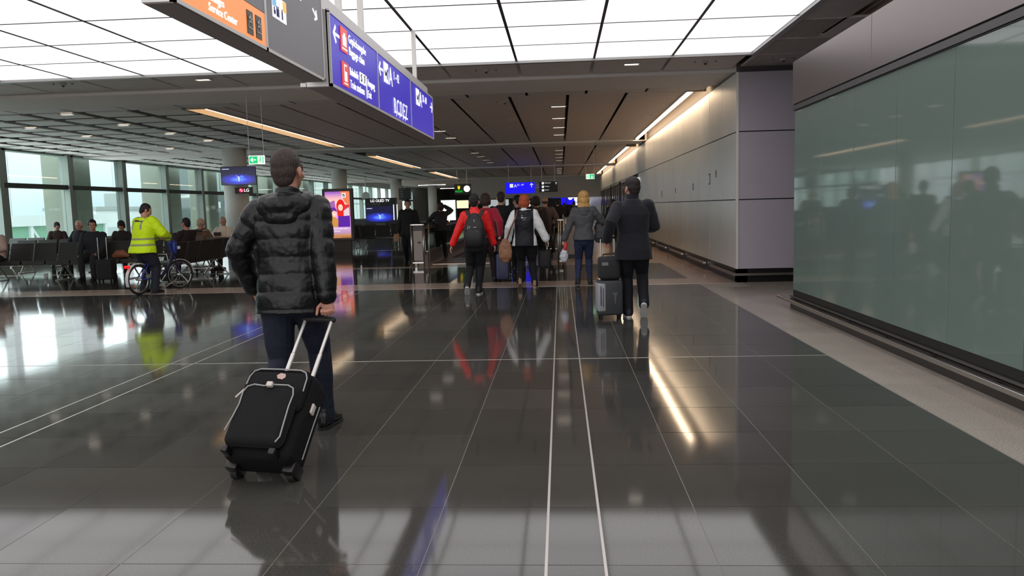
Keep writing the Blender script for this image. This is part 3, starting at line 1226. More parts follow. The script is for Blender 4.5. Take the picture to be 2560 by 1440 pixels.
    def torso_pts(P, hem, th, prof=None):
        b = P.b
        if prof:
            return prof
        f = P.female
        base = [(-.30, .178, .128), (-.16, .176, .126), (-.04, .172, .124), (.05, .162, .115), (.15, .142 if f else .152, .105), (.28, .162, .118), (.38, .176, .118), (.445, .174, .106), (.485, .150, .096), (.515, .112, .084), (.545, .078, .076), (.565, .066, .068)]
        out = []
        for i in range(len(base) - 1):
            for k in range(6):
                t = k / 6
                out.append(tuple(lerp(base[i][j], base[i + 1][j], t) for j in range(3)))
        out.append(base[-1])
        out = [q for q in out if q[0] >= hem - .001]
        e = out[0]
        out.insert(0, (hem, e[1], e[2]))
        return [(d, a * b + th, c * b + th) for d, a, c in out]

    def top(P, name, m, hem=-.04, th=.014, cuff=.0, puff=0.0, pitch=.075, fold=.008, sleeve=1.0, voxel=None, collar=0.0, flare=0.0, loose=0.0, slen=1.0):
        s = P.s
        S = Soup()
        pts = P.torso_pts(hem, th)
        if puff:
            fine = []
            for i in range(len(pts) - 1):
                for k in range(4):
                    fine.append(tuple(lerp(pts[i][j], pts[i + 1][j], k / 4) for j in range(3)))
            pts = fine + [pts[-1]]
        rr = []
        for d, a, c in pts:
            pf = puff * (abs(math.sin(PI * (d + .02) / pitch)) ** .45) if puff else 0
            k = max(0, (.1 - d)) * flare
            rr.append(((a + pf + k) * s, (c + pf + k * .7) * s))
        S.tube([P.at(d, 0, 0) for d, _, _ in pts], rr, 28, ref=P.xx, power=2.35, rnd=False)
        for sh, el, wr in ((P.shL, P.elL, P.wrL), (P.shR, P.elR, P.wrR)):
            el2 = el
            pl = []
            rl = []
            q = -1 if sh is P.shL else 1
            ins = sh - P.xx * q * .05 * s
            n = 14 if puff else 5
            prof = [(0, .066), (.5, .060), (1.0, .054)]
            for k in range(n):
                t = k / n
                p = lerp(sh, el2, t)
                r = lerp(.068, .056, t)
                pl.append(p)
                rl.append(r)
            for k in range(n + 1):
                t = k / n
                pl.append(lerp(el2, wr, t * slen))
                rl.append(lerp(.055, .042, t))
            acc = 0
            for i in range(len(pl)):
                if i:
                    acc += (pl[i] - pl[i - 1]).length
                pf = puff * (abs(math.sin(PI * acc / s / pitch)) ** .5) if puff else 0
                rl[i] = (rl[i] * sleeve * (P.b ** .4) + th * .8 + pf * .8 + loose) * s
            S.tube(pl, rl, 18, rnd=True)
            S.ell(lerp(sh, P.at(.44, 0, 0), .22), ((.066 + th * .8) * s, (.070 + th) * s, (.062 + th * .8) * s))
        if collar:
            S.tube([P.at(.50), P.at(.545, 0, 0), P.at(.555 + collar, 0, .012)], [(.092 * s, .086 * s), (.082 * s, .083 * s), (.078 * s, .084 * s)], 20, ref=P.xx, rnd=False)
        return cloth(name, S, m, P.t, voxel or P.vox, 3 if not puff else 2, fold, .10)

    def hood(P, m, scale=1.0, fold=.02, voxel=None):
        s = P.s * scale
        S = Soup()
        pts = []
        for k in range(13):
            a = lerp(-.35 * PI, 1.35 * PI, k / 12)
            x, y = math.cos(a), -math.sin(a)
            pts.append(P.at(.548, x * .094 * scale, y * .088 * scale - .012) + P.u * (-.018 + .022 * y) * s)
        S.tube(pts, [.03 * s + .012 * s * math.sin(PI * k / 12) for k in range(13)], 12)
        S.ell(P.at(.488, 0, -.100), (.120 * s, .050 * s, .066 * s), Euler((math.radians(-18), 0, 0)).to_matrix())
        S.ell(P.at(.43, 0, -.118), (.085 * s, .036 * s, .05 * s))
        return cloth('hood', S, m, P.t, voxel or P.vox, 2, fold, .09)

    def trousers(P, m, th=.010, fit=1.0, ankle=1.0, fold=.010, end=.02):
        s = P.s
        S = Soup()
        S.tube([P.pel + P.u * .15 * s, P.pel + P.u * .10 * s, P.pel + P.u * .03 * s, P.pel - V((0, 0, .04)) * s, P.pel - V((0, 0, .09)) * s],
               [(.135 * s * P.b, .098 * s * P.b), (.148 * s * P.b, .105 * s * P.b), (.160 * s * P.b, .115 * s * P.b), (.165 * s * P.b, .118 * s * P.b), (.13 * s * P.b, .10 * s * P.b)], 20, ref=(1, 0, 0))
        for hi, kn, an in ((P.hipL, P.knL, P.anL), (P.hipR, P.knR, P.anR)):
            low = an + (an - kn).normalized() * end * s
            B = P.b ** .6
            S.tube([hi, lerp(hi, kn, .35), lerp(hi, kn, .75), kn, lerp(kn, low, .3), lerp(kn, low, .7), low],
                   [(.096 * B * fit + th) * s, (.092 * B * fit + th) * s, (.076 * B * fit + th) * s, (.065 * fit + th) * s, (.064 * fit + th) * s, (.050 * fit * ankle + th) * s, (.050 * fit * ankle + th) * s], 16)
        return cloth('trousers', S, m, P.t, P.vox, 3, fold, .08)

    def shoes(P, m, sole=None, big=1.0):
        s = P.s * big
        for an, kn, f, pit in ((P.anL, P.knL, P.fL, P.pL), (P.anR, P.knR, P.fR, P.pR)):
            r = math.radians(pit)
            q = -1 if f is P.fL else 1
            M = Matrix.Translation(an) @ Matrix.Rotation(-q * .10, 4, 'Z') @ Matrix.Rotation(-r, 4, 'X')
            A = .085 * s
            S = Soup()
            prof = [(-.075, .022, .034), (-.062, .034, .050), (-.02, .038, .062), (.03, .040, .056), (.08, .046, .038), (.13, .048, .030), (.17, .040, .024), (.195, .018, .016)]
            rs = []
            for y, w, hh in prof:
                ring = []
                for k in range(16):
                    a = 2 * PI * k / 16
                    x = math.cos(a) * w
                    ring.append(M @ V((x * s, y * s, -A + (.012 + hh * (1 + math.sin(a))) * s)))
                rs.append(ring)
            S.rings(rs)
            S.tube([M @ V((0, -.018 * s, -A + .06 * s)), M @ V((0, -.022 * s, -A + .115 * s))], [.042 * s, .040 * s], 12)
            o = obj('shoe', S, m, P.t, True)
            S = Soup()
            out = []
            for z in (0.0, .006, .022):
                ring = []
                g = 1.0 if z else .94
                for y, x in [(-.082, 0), (-.072, .026), (-.04, .038), (.02, .040), (.08, .049), (.13, .050), (.17, .042), (.198, .018), (.204, 0), (.198, -.018), (.17, -.042), (.13, -.050), (.08, -.049), (.02, -.040), (-.04, -.038), (-.072, -.026)]:
                    ring.append(M @ V((x * s * g, y * s, -A + z * s)))
                out.append(ring)
            S.rings(out)
            obj('sole', S, sole or mat('rubber_black', (26, 25, 25), .7), o, False)

    def ground(P, z=0.0):
        pass


def bag_box(name, label, loc, rz, size, m, cat='bag', r=.03, group=None, base_z=0.0):
    t = thing(name, label, cat, (loc[0], loc[1], base_z), rz, group)
    w, d, h = size
    S = Soup()
    rbox(S, -w / 2, w / 2, -d / 2, d / 2, 0, h, r)
    obj('bag_body', S, m, t, True)
    return t


def trolley(label, loc, rz, w, d, h, m, handle_z, wheels=True, group=None, m2=None, tilt=None, base_z=0.0):
    t = thing('suitcase', label, 'suitcase', (loc[0], loc[1], base_z), rz, group)
    S = Soup()
    rbox(S, -w / 2, w / 2, -d / 2, d / 2, .05, .05 + h, .03)
    obj('shell', S, m, t, True)
    for x in (-w * .28, w * .28):
        S = Soup()
        S.tube([(x, d / 2 - .03, .05 + h - .02), (x, d / 2 - .03, handle_z)], [.010, .009], 8)
        obj('handle_tube', S, M_steel, t, True)
    S = Soup()
    rbox(S, -w * .34, w * .34, d / 2 - .048, d / 2 - .012, handle_z - .015, handle_z + .015, .012)
    obj('handle_grip', S, mat('rubber_black', (26, 25, 25), .7), t, True)
    for x in (-w * .38, w * .38):
        for y in (-d * .3, d * .3):
            S = Soup()
            S.tube([(x - .012, y, .024), (x + .012, y, .024)], [.024, .024], 12, rnd=False)
            S.box(x - .018, x + .018, y - .014, y + .014, .03, .06)
            obj('wheel', S, mat('rubber_black', (26, 25, 25), .7), t)
    S = Soup()
    for x in (-w * .5 - .0, w * .5):
        pass
    S.tube([(-w / 2 * .55, -d / 2 - .004, .05 + h * .2), (-w / 2 * .55, -d / 2 - .004, .05 + h * .9)], [.004, .004], 6)
    S.tube([(w / 2 * .55, -d / 2 - .004, .05 + h * .2), (w / 2 * .55, -d / 2 - .004, .05 + h * .9)], [.004, .004], 6)
    obj('shell_rib', S, m2 or M_bar, t)
    return t
# ------------------------------------------------------------------ hanging direction signs
M_blue = emat('sign_blue', (52, 40, 190), .55)
M_white = emat('sign_white', (245, 245, 248), .75)
M_orange = emat('sign_orange', (246, 150, 78), .6)
M_sgrey = mat('sign_grey', (140, 138, 142), .5)
M_red = emat('sign_red', (225, 70, 60), .6)
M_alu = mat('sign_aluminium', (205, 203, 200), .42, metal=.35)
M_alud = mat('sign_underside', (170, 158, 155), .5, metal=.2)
M_ink = mat('sign_ink', (60, 32, 24), .6)
M_navy = mat('sign_navy', (40, 40, 110), .6)
YU, ZU = V((0, 1, 0)), V((0, 0, 1))


def face(parent, name, x, y0, y1, z0, z1, m, th=.004):
    return obj(name, Soup().box(x - .01, x + th, y0, y1, z0, z1), m, parent)


# blue part
X = -1.755
Y0, Y1, Z0, Z1 = 6.12, 11.08, 2.405, 2.975
t = thing('direction_sign', 'long blue hanging sign for baggage claim and gates, lettered in white', 'sign', (0, 0, 0))
obj('sign_case', Soup().box(-1.955, X - .01, Y0, Y1, Z0, Z1 + .01), M_alu, t)
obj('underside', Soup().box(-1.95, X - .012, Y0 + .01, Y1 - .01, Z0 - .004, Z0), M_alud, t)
obj('case_frame', Soup().box(X - .02, X + .008, Y0, Y1, Z0, Z0 + .022).box(X - .02, X + .008, Y0, Y1, Z1 - .01, Z1 + .014).box(X - .02, X + .008, Y0, Y0 + .02, Z0, Z1).box(X - .02, X + .008, Y1 - .015, Y1, Z0, Z1), M_alu, t)
obj('case_lip', Soup().box(-2.0, -1.95, Y0, Y0 + .12, Z0, Z0 + .03), M_alu, t)
yy = [Y0 + .02, 7.73, 9.43, Y1 - .015]
F = X + .008
for i in range(3):
    face(t, 'sign_panel', X - .002, yy[i] + .012, yy[i + 1] - .012, Z0 + .022, Z1 - .012, M_blue)
for i in (1, 2):
    obj('panel_divider', Soup().box(X - .01, X + .009, yy[i] - .012, yy[i] + .012, Z0 + .02, Z1 - .01), M_alu, t)
obj('top_beam', Soup().box(-1.93, -1.80, Y0 - .6, Y1 - .1, Z1 + .016, Z1 + .135), M_alu, t, bevel=.006, seg=1)
for y in (6.85, 7.62, 10.42):
    obj('hanger_post', Soup().box(-1.895, -1.845, y - .025, y + .025, Z1 + .13, CZ), M_alu, t)


def arrow(parent, y, z, r, ang, m=M_white, x=F):
    obj('arrow', flat(Soup(), arrow_pts(0, 0, r, ang), frame_m((x - .002, y, z), YU, ZU), .004), m, parent)


def sq_(parent, y0, y1, z0, z1, m, name='pictogram', x=F, th=.003):
    return obj(name, Soup().box(x - .003, x + th, y0, y1, z0, z1), m, parent)


def tx(parent, s, size, y, z, m=M_white, sx=.8, x=F):
    return text(parent, s, size, (x + .001, y, z), YU, ZU, m, sx)


arrow(t, 6.30, 2.83, .085, PI)
p = sq_(t, 6.42, 6.62, 2.735, 2.93, M_red)
obj('case_symbol', flat(Soup(), rect(.05, .16, .05, .13) , frame_m((F + .002, 6.42, 2.735), YU, ZU), .003), M_white, p)
obj('case_symbol', flat(Soup(), rect(.08, .13, .13, .155), frame_m((F + .002, 6.42, 2.735), YU, ZU), .003), M_white, p)
obj('case_symbol', flat(Soup(), rect(.03, .18, .02, .032), frame_m((F + .002, 6.42, 2.735), YU, ZU), .003), M_white, p)
tx(t, 'Gepäckausgabe', .098, 6.66, 2.845, sx=.98)
tx(t, 'Baggage claim', .098, 6.66, 2.745, sx=.98)
p = sq_(t, 6.42, 6.62, 2.46, 2.655, M_red)
obj('train_symbol', flat(Soup(), rect(.06, .14, .04, .175), frame_m((F + .002, 6.42, 2.46), YU, ZU), .003), M_white, p)
obj('train_window', flat(Soup(), rect(.072, .128, .12, .16), frame_m((F + .005, 6.42, 2.46), YU, ZU), .003), M_red, p)
obj('train_symbol', flat(Soup(), rect(.04, .16, .016, .026), frame_m((F + .002, 6.42, 2.46), YU, ZU), .003), M_white, p)
tx(t, 'Bahnhöfe', .095, 6.66, 2.58, sx=.8)
for (yy_, ch) in ((7.00, 'S'), (7.105, '7')):
    p = sq_(t, yy_, yy_ + .095, 2.565, 2.66, M_white)
    tx(p, ch, .095, yy_ + .02, 2.58, M_ink, sx=.9, x=F + .004)
tx(t, 'Train stations', .095, 6.66, 2.475, sx=.92)
sq_(t, 7.235, 7.245, 2.46, 2.66, M_white, 'divider')
tx(t, 'Ausgang', .095, 7.27, 2.58, sx=.9)
tx(t, 'Exit', .095, 7.27, 2.475, sx=.95)
arrow(t, 7.86, 2.83, .085, PI)
p = sq_(t, 7.99, 8.19, 2.73, 2.93, M_white)
plane = [(.03, .12), (.08, .09), (.13, .13), (.17, .15), (.175, .135), (.14, .10), (.15, .04), (.135, .035), (.11, .08), (.05, .06), (.03, .085)]
obj('plane_symbol', flat(Soup(), plane, frame_m((F + .003, 7.99, 2.73), YU, ZU), .003), M_navy, p)
tx(t, 'A', .27, 8.22, 2.735, sx=.95)
tx(t, '1 - 42', .13, 8.45, 2.82, sx=.95)
tx(t, 'B,C,D,E,Z', .235, 8.42, 2.47, sx=.78)
p = sq_(t, 9.78, 9.98, 2.73, 2.93, M_white)
obj('plane_symbol', flat(Soup(), plane, frame_m((F + .003, 9.78, 2.73), YU, ZU), .003), M_navy, p)
tx(t, 'A', .27, 10.0, 2.735, sx=.95)
tx(t, '52 - 69', .13, 10.22, 2.82, sx=.85)
arrow(t, 10.92, 2.83, .085, 0)

# grey and orange part nearer the camera
X2 = -1.775
F2 = X2 + .006
t = thing('direction_sign', 'grey hanging sign with an orange lounge panel and toilet pictograms', 'sign', (0, 0, 0))
obj('sign_case', Soup().box(-1.93, X2 - .004, 3.66, 6.02, 2.425, 3.06), M_alu, t)
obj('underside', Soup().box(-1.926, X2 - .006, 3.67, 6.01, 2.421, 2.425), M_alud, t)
obj('case_frame', Soup().box(X2 - .02, X2 + .006, 3.66, 6.02, 2.425, 2.445).box(X2 - .02, X2 + .006, 3.66, 3.68, 2.425, 3.06).box(X2 - .02, X2 + .006, 4.815, 4.845, 2.425, 3.06).box(X2 - .02, X2 + .006, 6.0, 6.02, 2.425, 3.06).box(X2 - .02, X2 + .006, 3.66, 6.02, 3.04, 3.06), M_alu, t)
face(t, 'sign_panel', X2 - .002, 3.68, 4.815, 2.445, 2.642, M_orange)
face(t, 'sign_panel', X2 - .002, 3.68, 4.815, 2.646, 3.04, M_sgrey)
face(t, 'sign_panel', X2 - .002, 4.845, 6.0, 2.445, 3.04, M_sgrey)
tx(t, 'Lufthansa', .062, 4.02, 2.588, M_ink, sx=.95, x=F2)
tx(t, 'Lounges', .062, 4.02, 2.528, M_white, sx=.95, x=F2)
tx(t, 'Service Center', .062, 4.02, 2.472, M_white, sx=.95, x=F2)
for y in (4.53, 4.66):
    p = sq_(t, y, y + .085, 2.468, 2.60, mat('badge_black', (48, 40, 38), .4), 'badge', x=F2 - .003)
    st = []
    for k in range(10):
        r = .032 if k % 2 == 0 else .013
        a = PI / 2 + k * PI / 5
        st.append((.0425 + r * math.cos(a), .085 + r * math.sin(a)))
    obj('star_emblem', flat(Soup(), st, frame_m((F2 + .001, y, 2.468), YU, ZU), .002), mat('badge_silver', (205, 205, 205), .4), p)
    obj('star_core', flat(Soup(), disc_pts(.0425, .085, .009, 10), frame_m((F2 + .003, y, 2.468), YU, ZU), .002), mat('badge_black', (48, 40, 38), .4), p)
    obj('badge_line', flat(Soup(), rect(.01, .075, .032, .037), frame_m((F2 + .001, y, 2.468), YU, ZU), .002), mat('badge_silver', (205, 205, 205), .4), p)
for i, y in enumerate((4.955, 5.085)):
    p = sq_(t, y, y + .115, 2.66, 2.80, M_white, x=F2 - .003)
    mm = emat('pictogram_light_blue', (110, 180, 225), .6) if i == 0 else emat('pictogram_yellow', (248, 190, 80), .6)
    obj('pictogram_field', Soup().box(F2, F2 + .003, y + (.0 if i == 0 else .055), y + (.06 if i == 0 else .115), 2.73, 2.795), mm, p)
    for k in range(2):
        if i == 1 and k == 1:
            continue
        yy_ = y + .072 + .024 * k if i == 0 else y + .035
        s_ = Soup()
        flat(s_, rect(-.008, .008, 0, .05), frame_m((F2, yy_, 2.675), YU, ZU), .003)
        flat(s_, disc_pts(0, .058, .006, 10), frame_m((F2, yy_, 2.675), YU, ZU), .003)
        obj('figure_symbol', s_, M_navy, p)
    if i == 0:
        s_ = Soup()
        flat(s_, disc_pts(.03, .018, .014, 14), frame_m((F2, y, 2.675), YU, ZU), .003)
        flat(s_, rect(.02, .03, .02, .05), frame_m((F2, y, 2.675), YU, ZU), .003)
        obj('wheelchair_symbol', s_, M_navy, p)
arrow(t, 5.47, 2.95, .07, -PI / 4, x=F2)
arrow(t, 5.83, 2.88, .055, -PI / 4 + .3, x=F2)
for y in (4.0, 5.6):
    obj('hanger_post', Soup().box(-1.88, -1.83, y - .025, y + .025, 3.06, CZ), M_alu, t)

# far blue sign, black sign, exit signs
XU = V((1, 0, 0))


def fpanel(parent, name, x0, x1, z0, z1, y, m, th=.01):
    return obj(name, Soup().box(x0, x1, y - th, y, z0, z1), m, parent)


M_blue2 = emat('far_sign_blue', (20, 12, 235), .9)
M_blk = mat('sign_black', (24, 24, 26), .4)
t = thing('direction_sign', 'small blue gate sign with letter and upward arrow at the far end', 'sign', (-2.12, 42, 0))
obj('sign_case', Soup().box(-.78, .78, 0, .15, 2.17, 2.75), M_blue2, t)
fpanel(t, 'pictogram', -.54, -.36, 2.49, 2.68, -.002, M_white)
text(t, 'A', .25, (-.32, -.012, 2.49), XU, ZU, M_white, .95)
text(t, '52 - 69', .13, (-.15, -.012, 2.58), XU, ZU, M_white, .95)
obj('arrow', flat(Soup(), arrow_pts(0, 0, .11, PI / 2), frame_m((.62, -.004, 2.58), XU, ZU), .008), M_white, t)
for x in (-.6, .6):
    S = Soup()
    S.tube([(x, .07, 2.75), (x, .07, CZ)], [.012, .012], 6)
    obj('hanger_rod', S, M_alu, t)
t = thing('direction_sign', 'small black sign with white rows of pictograms beside the far blue sign', 'sign', (-.62, 43, 0))
obj('sign_case', Soup().box(-.5, .5, 0, .15, 2.22, 2.78), M_blk, t)
for i, s_ in enumerate(('Restaurants', 'Toiletten', 'Raucher')):
    fpanel(t, 'pictogram', -.36, -.24, 2.64 - .19 * i, 2.76 - .19 * i, -.002, M_white)
    text(t, s_, .085, (-.20, -.012, 2.69 - .19 * i), XU, ZU, M_white, .8)
obj('arrow', flat(Soup(), arrow_pts(0, 0, .06, PI / 2), frame_m((.42, -.004, 2.68), XU, ZU), .008), M_white, t)
obj('link_bar', Soup().box(-.74, -.5, .03, .1, 2.55, 2.63).box(-.74, -.5, .03, .1, 2.44, 2.52), M_alu, t)
for x in (-.35, .35):
    S = Soup()
    S.tube([(x, .07, 2.78), (x, .07, CZ)], [.012, .012], 6)
    obj('hanger_rod', S, M_alu, t)
M_exit = emat('exit_green', (20, 190, 110), .95)
M_exw = emat('exit_white', (240, 255, 246), 1.1)


def exit_sign(x, y, z, w, h, label, rods=True, flip=False, rz=0):
    t = thing('exit_sign', label, 'exit sign', (x, y, 0), rz)
    obj('sign_case', Soup().box(-w / 2, w / 2, 0, .04, z, z + h), M_exw, t)
    q = -1 if not flip else 1
    a, b_ = sorted((q * w * .47, -q * w * .08))
    fpanel(t, 'green_field', a, b_, z + h * .08, z + h * .92, -.001, M_exit, .004)
    obj('arrow', flat(Soup(), arrow_pts(0, 0, h * .32, PI if not flip else -PI / 2), frame_m(((a + b_) / 2, -.006, z + h / 2), XU, ZU), .004), M_exw, t)
    # running figure and doorway
    S = Soup()
    M_ = frame_m((-q * w * .24, -.002, z + h * .12), XU, ZU)
    k = h * .8
    flat(S, disc_pts(0, k * .86, k * .1, 10), M_)
    flat(S, [(-.05 * k, .75 * k), (.10 * k, .75 * k), (.08 * k, .42 * k), (.22 * k, .2 * k), (.12 * k, 0), (.05 * k, .04 * k), (.10 * k, .2 * k), (-.02 * k, .36 * k), (-.2 * k, .05 * k), (-.28 * k, .1 * k), (-.1 * k, .42 * k)], M_)
    obj('figure_symbol', S, M_exit, t)
    fpanel(t, 'door_symbol', -q * w * .42 - w * .03, -q * w * .42 + w * .03, z + h * .1, z + h * .9, -.001, M_exit, .004)
    if rods:
        for xx in (-w * .46, w * .46):
            S = Soup()
            S.tube([(xx, .02, z + h), (xx, .02, CZ - .05 if y < 62 else 4.2)], [.005, .005], 6)
            obj('hanger_rod', S, M_alu, t)
    return t


exit_sign(-5.88, 15.1, 2.40, .305, .165, 'green exit sign with left arrow on two thin rods', rz=.06)
exit_sign(1.12, 29.2, 2.40, .31, .18, 'green exit sign hanging beside the silver wall', flip=True)
t = exit_sign(3.02, 31.3, 2.30, .3, .18, 'green exit light in the dark recess behind the man in navy', rods=False, rz=PI / 2 + PI)
obj('wall_bracket', Soup().box(-.04, .04, .03, .10, 2.34, 2.42), M_alu, t)
exit_sign(-1.75, 88, 2.4, .6, .35, 'tiny green exit sign over a door in the far hall')

# clock and watch advertisement sign
M_gold = emat('crown_yellow', (250, 215, 20), 1.0)
M_gr = emat('letters_green', (10, 205, 60), 1.0)
t = thing('clock_sign', 'hanging dark clock box with a gold crown and green letters', 'clock', (-5.75, 47.0, 0))
obj('clock_case', Soup().box(-.56, .42, 0, .3, 2.28, 2.92), mat('clock_case_grey', (72, 72, 70), .5), t)
obj('clock_face', flat(Soup(), disc_pts(.20, 2.62, .19, 28), frame_m((0, -.004, 0), XU, ZU), .012), emat('clock_white', (250, 250, 250), 1.3), t)
for a, l in ((1.1, .12), (-.6, .15)):
    S = Soup()
    M_ = Matrix.Translation((.20, -.014, 2.62)) @ Matrix.Rotation(a, 4, 'Y')
    S.box(-.008, .008, -.002, .002, 0, l, M_)
    obj('clock_hand', S, mat('clock_hand_grey', (200, 200, 200), .5), t)
crown = [(-.09, 2.80), (-.05, 2.72), (-.035, 2.83), (0, 2.74), (.035, 2.83), (.05, 2.72), (.09, 2.80), (.045, 2.60), (-.045, 2.60)]
obj('crown_emblem', flat(Soup(), crown, frame_m((-.28, -.004, 0), XU, ZU), .012), M_gold, t)
text(t, 'ROLEX', .17, (-.28, -.012, 2.42), XU, ZU, M_gr, .85, align='CENTER', depth=.006)
for x in (-.38, .20):
    S = Soup()
    S.tube([(x, .15, 2.92), (x, .15, CZ)], [.022, .022], 8)
    obj('hanger_rod', S, M_alu, t)
t = thing('wall_clock', 'small round clock hanging on a rod left of the black television stand', 'clock', (-13.3, 53.5, 0))
obj('clock_face', flat(Soup(), disc_pts(0, 2.5, .26, 24), frame_m((0, -.004, 0), XU, ZU), .05), mat('clock_pale', (190, 190, 186), .5), t)
for a, l in ((1.4, .14), (2.1, .2)):
    obj('clock_hand', Soup().box(-.012, .012, -.012, -.006, 0, l, Matrix.Translation((0, 0, 2.5)) @ Matrix.Rotation(a, 4, 'Y')), M_blk, t)
S = Soup()
S.tube([(0, 0, 2.76), (0, 0, CZ)], [.03, .03], 8)
obj('hanger_rod', S, M_alu, t)

# ------------------------------------------------------------------ screens
M_scr = emat('screen_navy', (14, 15, 48), .5)
M_glow = emat('screen_blue', (36, 52, 190), .9)
M_glow2 = emat('screen_blue_bright', (90, 130, 250), 1.2)
M_wg = emat('dancer_white', (205, 215, 250), 1.2)


def gradient_screen(name):
    m = D.materials.new(name)
    m.use_nodes = True
    nt = m.node_tree
    b = nt.nodes['Principled BSDF']
    b.inputs['Base Color'].default_value = (0.01, .01, .02, 1)
    b.inputs['Roughness'].default_value = .15
    tc = nt.nodes.new('ShaderNodeTexCoord')
    mp = nt.nodes.new('ShaderNodeMapping')
    mp.inputs['Location'].default_value = (0, 0, .60)
    mp.inputs['Scale'].default_value = (1.7, 1, 5.0)
    g = nt.nodes.new('ShaderNodeTexGradient')
    g.gradient_type = 'SPHERICAL'
    cr = nt.nodes.new('ShaderNodeValToRGB')
    cr.color_ramp.elements[0].color = (0.006, .006, .025, 1)
    cr.color_ramp.elements[0].position = 0.05
    cr.color_ramp.elements[1].color = (.10, .25, 1.0, 1)
    e = cr.color_ramp.elements.new(.55)
    e.color = (.02, .03, .42, 1)
    nt.links.new(tc.outputs['Object'], mp.inputs[0])
    nt.links.new(mp.outputs[0], g.inputs[0])
    nt.links.new(g.outputs[0], cr.inputs[0])
    nt.links.new(cr.outputs[0], b.inputs['Emission Color'])
    b.inputs['Emission Strength'].default_value = .9
    return m


M_grad = gradient_screen('screen_picture')


def screen(parent, w, h, x, y, z):
    """wide screen picture: two dancers in blue light; placed by an anchor of its own"""
    o = obj('screen', Soup().box(-.5, .5, -.008, 0, -.28, .28), M_grad, parent)
    o.location = (x, y, z)
    o.scale = (w, 1, h / .56)
    S = Soup()
    M_ = frame_m((x, y - .012, z - h * .12), XU, ZU)
    k = h
    flat(S, [(-.16 * k, .16 * k), (-.01 * k, .06 * k), (.05 * k, .07 * k), (.05 * k, -.05 * k), (.035 * k, -.2 * k), (-.0 * k, -.2 * k), (-.01 * k, .0 * k), (-.03 * k, .04 * k)], M_)
    obj('dancer_figure', S, M_wg, parent)
    S = Soup()
    flat(S, [(.07 * k, .04 * k), (.10 * k, .11 * k), (.20 * k, .13 * k), (.32 * k, .05 * k), (.30 * k, .02 * k), (.2 * k, .07 * k), (.19 * k, -.18 * k), (.16 * k, -.18 * k), (.14 * k, .04 * k), (.1 * k, .03 * k), (.1 * k, -.16 * k), (.07 * k, -.16 * k)], M_)
    obj('dancer_figure', S, M_glow2, parent)
    fpanel(parent, 'caption_bar', x - w * .46, x - w * .26, z + h * .36, z + h * .39, y - .01, M_wg, .003)


t = thing('television', 'dark wide screen with a blue dancer picture on the thick column', 'screen', (-11.15, 26.9, 0), .25)
obj('bezel', Soup().box(-.59, .59, 0, .06, 2.46, 3.10), M_blk, t, bevel=.008)
obj('wall_mount', Soup().box(-.2, .2, .06, .30, 2.6, 2.95), M_blk, t)
screen(t, 1.15, .61, 0, -.002, 2.78)
M_lgr = emat('logo_red', (215, 20, 70), 1.6)
M_lgw = emat('logo_white', (255, 235, 240), 1.6)
t = thing('logo_plate', 'lit red and white round logo with two letters below the column screen', 'sign', (-10.98, 26.98, 0), .25)
obj('plate', Soup().box(-.34, .26, 0, .05, 2.16, 2.38), mat('plate_grey', (62, 60, 60), .5), t)
obj('plate_bracket', Soup().box(-.30, -.10, .05, .40, 2.22, 2.32), M_blk, t)
obj('logo_disc', flat(Soup(), disc_pts(-.13, 2.275, .07, 24), frame_m((0, -.004, 0), XU, ZU), .01), M_lgr, t)
S = Soup()
flat(S, disc_pts(-.155, 2.30, .012, 10), frame_m((0, -.016, 0), XU, ZU), .004)
flat(S, [(-.135, 2.25), (-.125, 2.25), (-.125, 2.315), (-.135, 2.315)], frame_m((0, -.016, 0), XU, ZU), .004)
flat(S, [(-.13, 2.235), (-.08, 2.235), (-.08, 2.27), (-.09, 2.27), (-.09, 2.245), (-.13, 2.245)], frame_m((0, -.016, 0), XU, ZU), .004)
obj('logo_mark', S, M_lgw, t)
text(t, 'LG', .15, (-.04, -.012, 2.225), XU, ZU, M_lgw, 1.0, depth=.006)

# television stand with lit lettering
t = thing('television_stand', 'black television stand with white lettering over a blue screen', 'screen', (-9.35, 40.5, 0), .0)
obj('stand_back', Soup().box(-.78, .86, .0, .25, .35, 2.10), M_blk, t)
obj('stand_foot', Soup().box(-.5, .6, -.1, .5, 0, .35), M_blk, t)
text(t, 'LG OLED TV', .19, (-.50, -.012, 1.90), XU, ZU, emat('letters_white', (250, 250, 255), 1.4), .95, depth=.008)
text(t, 'E    MIND BE', .13, (-.66, -.008, 1.74), XU, ZU, mat('letters_dim', (120, 120, 122), .5), .95, depth=.004)
screen(t, 1.46, .80, -.04, -.004, 1.27)
for x in (.74, .92):
    S = Soup()
    S.tube([(x, -.15, 0), (x, -.15, .8)], [.02, .02], 8)
    obj('stand_leg', S, M_steel, t)
    obj('side_light', Soup().box(x - .02, x + .02, -.16, -.12, .95, 1.75), emat('side_glow', (235, 240, 240), .9), t)
obj('stand_shelf', Soup().box(-.3, .25, -.08, 0, .70, .80), mat('shelf_grey', (96, 96, 98), .5), t)

# picture poster kiosk
KX, KY = -7.9, 27.6
t = thing('poster_kiosk', 'tall lit poster kiosk showing a red hooded woman and a child', 'poster', (KX, KY, 0), -.02)
W, Hh = 1.10, 1.86
obj('kiosk_case', Soup().box(-W / 2, W / 2, 0, .18, .40, .40 + Hh), mat('kiosk_grey', (86, 80, 78), .45, metal=.3), t, bevel=.02)
obj('kiosk_foot', Soup().box(-.40, .42, .02, .16, 0, .42), mat('kiosk_foot_brown', (72, 64, 60), .5), t)
PB = frame_m((-.45, -.002, .50), XU, ZU)


def art(pts, rgb, st, lay, name='print'):
    o = obj(name, flat(Soup(), pts, PB @ Matrix.Translation((0, 0, .0015 * lay)), .0015), emat('print_%d_%d_%d' % rgb, rgb, st), ptr)
    return o


